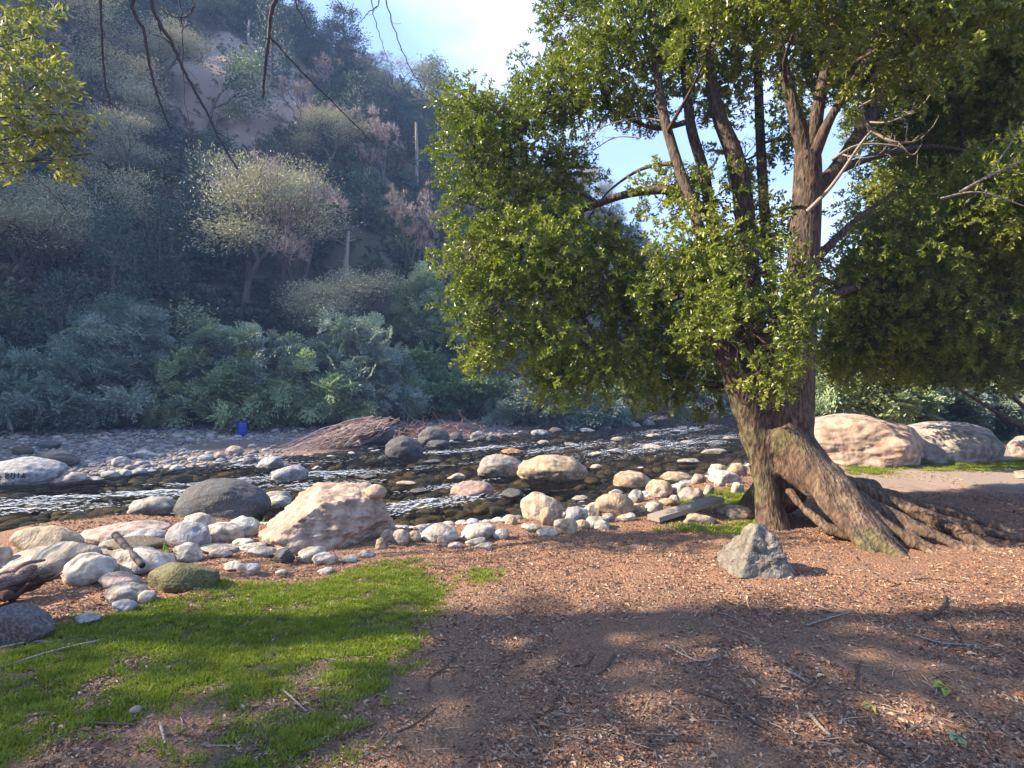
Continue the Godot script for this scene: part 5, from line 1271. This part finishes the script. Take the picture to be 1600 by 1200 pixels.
	# bright young plants between the near stones
	for q in [[-4.75, -9.1, "fresh green seedling at the waterline beside the huge dark boulder"], [-3.65, -8.6, "fresh green seedling left of the craggy boulder"], [-3.15, -5.35, "tuft of fresh green blades at the foot of the mossy block"]]:
		var pl2 := thing("seedling", q[2], "plant", Vector3(q[0], land(q[0], q[1]), q[1]))
		var pm := MB.new()
		for k in 22:
			var d := Vector3(rng.randfn() * 0.6, rng.randf_range(0.5, 1.2), rng.randfn() * 0.6).normalized()
			var sd := d.cross(Vector3(rng.randfn(), 0.3, rng.randfn())).normalized()
			pm.leaf(Vector3(rng.randfn(), rng.randf() * 1.5, rng.randfn()) * 0.05, d, sd, sd.cross(d), rng.randf_range(0.06, 0.16), 0.022, 0.2, Color(0.16, 0.27, 0.04))
		part("leaves", pm.mesh(), mats["leaf_grass"], pl2)
	for q in [[2.02, -2.72, 0.11, Color(0.22, 0.3, 0.16), "pale green fallen leaf on the lower right soil"], [2.25, -3.12, 0.13, Color(0.26, 0.3, 0.06), "long yellow-green fallen leaf on the sunlit litter"], [1.75, -2.95, 0.08, Color(0.24, 0.27, 0.08), "small yellow-green fallen leaf among brown litter"], [1.78, -3.42, 0.07, Color(0.5, 0.33, 0.2), "curled tan fallen leaf on the litter below the roots"]]:
		var lm := MB.new()
		for k in 3:
			var d := Vector3(cos(k * 0.7 + q[0]), 0.12 * k, sin(k * 0.7 + q[0])).normalized()
			var sd := d.cross(Vector3.UP).normalized()
			lm.leaf(Vector3.ZERO, d, sd, Vector3.UP, q[2] * (1.0 - 0.25 * k), q[2] * 0.35, 0.25, q[3])
		var ln := part("fallen_leaf", lm.mesh(), mats["leaf_grass"], self)
		ln.position = Vector3(q[0], land(q[0], q[1]) + 0.012, q[1])
		tag(ln, q[4], "leaf")
	# odd things on the soil
	var eggs := rock_mesh(rock_shape(61, 2, 0.8, 0.3, 0.05), 3, Vector3(0.03, 0.02, 0.026))
	var pe := part("pebble", eggs, mats["stone_p"], self)
	pe.position = Vector3(-1.83, land(-1.83, -2.93) + 0.014, -2.93)
	tag(pe, "single pinkish pebble lying at the lower edge of the grass", "pebble")

# ---------------------------------------------------------------- scene
func _ready() -> void:
	var cam := Camera3D.new()
	cam.name = "camera"
	cam.position = Vector3(0, 1.6, 0)
	cam.fov = 65.0
	cam.near = 0.05
	cam.far = 1200.0
	add_child(cam)
	var env := Environment.new()
	env.background_mode = Environment.BG_SKY
	env.tonemap_mode = Environment.TONE_MAPPER_LINEAR
	env.tonemap_exposure = 3.7
	env.sdfgi_enabled = true
	env.ssao_enabled = true
	env.ssil_enabled = true
	env.fog_enabled = true
	env.fog_density = 0.0014
	env.fog_light_color = Color(0.62, 0.76, 1.0)
	var sky := Sky.new()
	var sm := ProceduralSkyMaterial.new()
	sm.sky_top_color = lin(0.24, 0.39, 0.75)
	sm.sky_horizon_color = lin(0.38, 0.53, 0.8)
	sm.sky_curve = 0.22
	sm.ground_bottom_color = lin(0.12, 0.1, 0.08)
	sm.ground_horizon_color = lin(0.3, 0.32, 0.34)
	sm.sky_energy_multiplier = 0.8
	var cover := Image.create(1024, 512, false, Image.FORMAT_RGBA8)
	var cn := FastNoiseLite.new()
	cn.seed = 4; cn.frequency = 0.9; cn.fractal_octaves = 5
	for j in 256:
		var el := PI * 0.5 - PI * (j + 0.5) / 512.0
		for k in 1024:
			var az := TAU * (k + 0.5) / 1024.0
			var q := Vector3(cos(az) * cos(el), sin(el) * 2.2, sin(az) * cos(el)) * 1.5
			var a := smoothstep(-0.25, 0.45, cn.get_noise_3dv(q))
			cover.set_pixel(k, j, Color(1, 1, 1, a * 0.28))
	sm.sky_cover = ImageTexture.create_from_image(cover)
	sm.sky_cover_modulate = Color(0.85, 0.84, 0.82)
	sky.sky_material = sm
	env.sky = sky
	var we := WorldEnvironment.new()
	we.name = "environment"
	we.environment = env
	add_child(we)
	var to_sun := Vector3(-0.817, 0.576, 0.02).normalized()
	var sun := DirectionalLight3D.new()
	sun.name = "sun"
	sun.light_energy = 1.6
	sun.light_color = Color(1.0, 0.93, 0.82)
	sun.light_angular_distance = 0.5
	sun.shadow_enabled = true
	add_child(sun)
	sun.look_at_from_position(to_sun * 50.0, Vector3.ZERO)

	nz.seed = 12; nz.frequency = 0.35; nz.fractal_octaves = 3
	nf.seed = 23; nf.frequency = 0.03; nf.fractal_octaves = 3
	for p in NEAR_SHORE: near_pts.append(Vector2(p[0], p[1]))
	for p in FAR_SHORE: far_pts.append(Vector2(p[0], p[1]))
	for g in GRASS:
		var poly := PackedVector2Array()
		var bx := Rect2(Vector2(g[0][0], g[0][1]), Vector2.ZERO)
		for p in g:
			poly.append(Vector2(p[0], p[1]))
			bx = bx.expand(Vector2(p[0], p[1]))
		grass_polys.append(poly)
		grass_boxes.append(bx.grow(0.3))

	t_speck = noise_tex(1, 0.03, 5, Color(0.66, 0.66, 0.66), Color(1.0, 1.0, 1.0), FastNoiseLite.TYPE_SIMPLEX_SMOOTH, 1024, 0.2)
	t_blotch = noise_tex(6, 0.006, 7, Color(0.62, 0.605, 0.59), Color(1.0, 1.0, 1.0), FastNoiseLite.TYPE_SIMPLEX_SMOOTH, 1024, 0.24)
	t_fine = noise_tex(2, 0.02, 6, Color.BLACK, Color.WHITE, FastNoiseLite.TYPE_SIMPLEX_SMOOTH, 1024)
	t_pit = noise_tex(3, 0.035, 4, Color(0.35, 0.35, 0.35), Color(1.0, 1.0, 1.0), FastNoiseLite.TYPE_CELLULAR, 1024, 0.1)
	t_bark = noise_tex(4, 0.02, 5, Color(0.42, 0.42, 0.42), Color(1.0, 1.0, 1.0), FastNoiseLite.TYPE_SIMPLEX_SMOOTH, 1024, 0.22)
	for q in [["w", 0.47, 0.425, 0.37], ["g", 0.31, 0.29, 0.26], ["b", 0.3, 0.31, 0.335], ["d", 0.15, 0.15, 0.16], ["t", 0.42, 0.33, 0.235], ["p", 0.38, 0.305, 0.275], ["m", 0.2, 0.19, 0.075], ["o", 0.42, 0.22, 0.08], ["x", 0.2, 0.165, 0.115], ["c", 0.45, 0.46, 0.41], ["q", 0.52, 0.43, 0.32], ["z", 0.5, 0.5, 0.49], ["n", 0.2, 0.185, 0.185], ["v", 0.3, 0.22, 0.19]]:
		mats["stone_" + q[0]] = stone(lin(q[1] * 1.05, q[2] * 1.02, q[3] * 0.98), q[0] in ["d", "x", "m", "n"], 1.3)
	mats["stone_h"] = surface(lin(0.43, 0.325, 0.25), 0.85, t_blotch, Vector3.ONE * 0.9, t_pit, 1.2)
	mats["stone_y"] = surface(lin(0.2, 0.18, 0.15), 0.85, t_blotch, Vector3.ONE * 1.9, t_fine, 1.2)
	mats["stone_k"] = stone(lin(0.55, 0.39, 0.3), false, 0.7)
	mats["stone_gb"] = stone(lin(0.42, 0.36, 0.31), false, 0.8)
	mats["pebble"] = surface(lin(1, 1, 1), 0.8)
	mats["pebble"].vertex_color_use_as_albedo = true
	mats["bark"] = surface(lin(0.135, 0.09, 0.062), 0.9, t_bark, Vector3(1.2, 0.32, 1.2), t_bark, 3.0)
	mats["bark_patched"] = surface(Color.WHITE, 0.9, t_bark, Vector3(1.2, 0.36, 1.2), t_bark, 3.0, true)
	mats["hill_bark"] = surface(lin(0.085, 0.07, 0.06), 0.9)
	mats["deadwood"] = surface(lin(0.46, 0.4, 0.34), 0.85, t_bark, Vector3(4, 4, 4), t_bark, 0.5)
	mats["twig_dark"] = surface(lin(0.035, 0.025, 0.025), 0.8)
	mats["twig_brown"] = surface(lin(0.15, 0.1, 0.075), 0.9, t_bark, Vector3(5, 5, 5), t_bark, 0.5)
	mats["logwood"] = surface(lin(0.42, 0.3, 0.24), 0.9, t_bark, Vector3(0.6, 4, 4), t_bark, 3.0)
	mats["redwood"] = surface(lin(0.16, 0.055, 0.035), 0.9, t_bark, Vector3(3, 8, 8), t_bark, 2.0)
	mats["brush"] = surface(lin(0.33, 0.27, 0.25), 0.9)
	mats["redbrush"] = surface(lin(0.17, 0.1, 0.085), 0.9)
	mats["litter"] = surface(lin(1, 1, 1), 0.8)
	mats["litter"].vertex_color_use_as_albedo = true
	mats["leaf"] = leafy(Color.WHITE, Color(0.75, 0.85, 0.4), 0.36)
	mats["leaf_pale"] = leafy(Color.WHITE, Color(0.8, 0.85, 0.5), 0.5)
	mats["leaf_matt"] = leafy(Color.WHITE, Color(0.5, 0.6, 0.4), 0.6)
	mats["leaf_grass"] = leafy(Color.WHITE, Color(0.7, 0.8, 0.3), 0.55)
	mats["hill_dark"] = leafy(lin(0.07, 0.115, 0.08), Color(0.3, 0.4, 0.3), 0.6)
	mats["hill_pale"] = leafy(lin(0.46, 0.45, 0.3), Color(0.5, 0.5, 0.4), 0.7)
	mats["hill_bare"] = leafy(lin(0.4, 0.31, 0.27), Color(0.2, 0.18, 0.16), 0.8)
	mats["hill_green"] = leafy(lin(0.27, 0.31, 0.17), Color(0.4, 0.5, 0.3), 0.6)
	mats["frond_mesh"] = frond(5, 0.6, 7, 0.24, 0.26)
	mats["bramble_mesh"] = sprig(6, 30, 0.5, 0.15, 0.55)
	mats["clump_mesh"] = sprig(7, 40, 0.7, 0.28, 0.4)

	build_land()
	build_river()
	print("land ", Time.get_ticks_msec())
	build_big_tree()
	print("tree ", Time.get_ticks_msec())
	build_side_trees(to_sun)
	rng.seed = 91
	for q in SHRUBS: build_shrub(q[0], q[1], q[2], q[3], q[4], q[5], "shrubs along the far bank")
	for q in RSHRUBS: build_shrub(q[0], q[1], q[2], q[3], q[4], q[5], "bushes beyond the boulders")
	build_hillside()
	print("hill ", Time.get_ticks_msec())
	build_things()
	build_cover()
	print("done ", Time.get_ticks_msec())
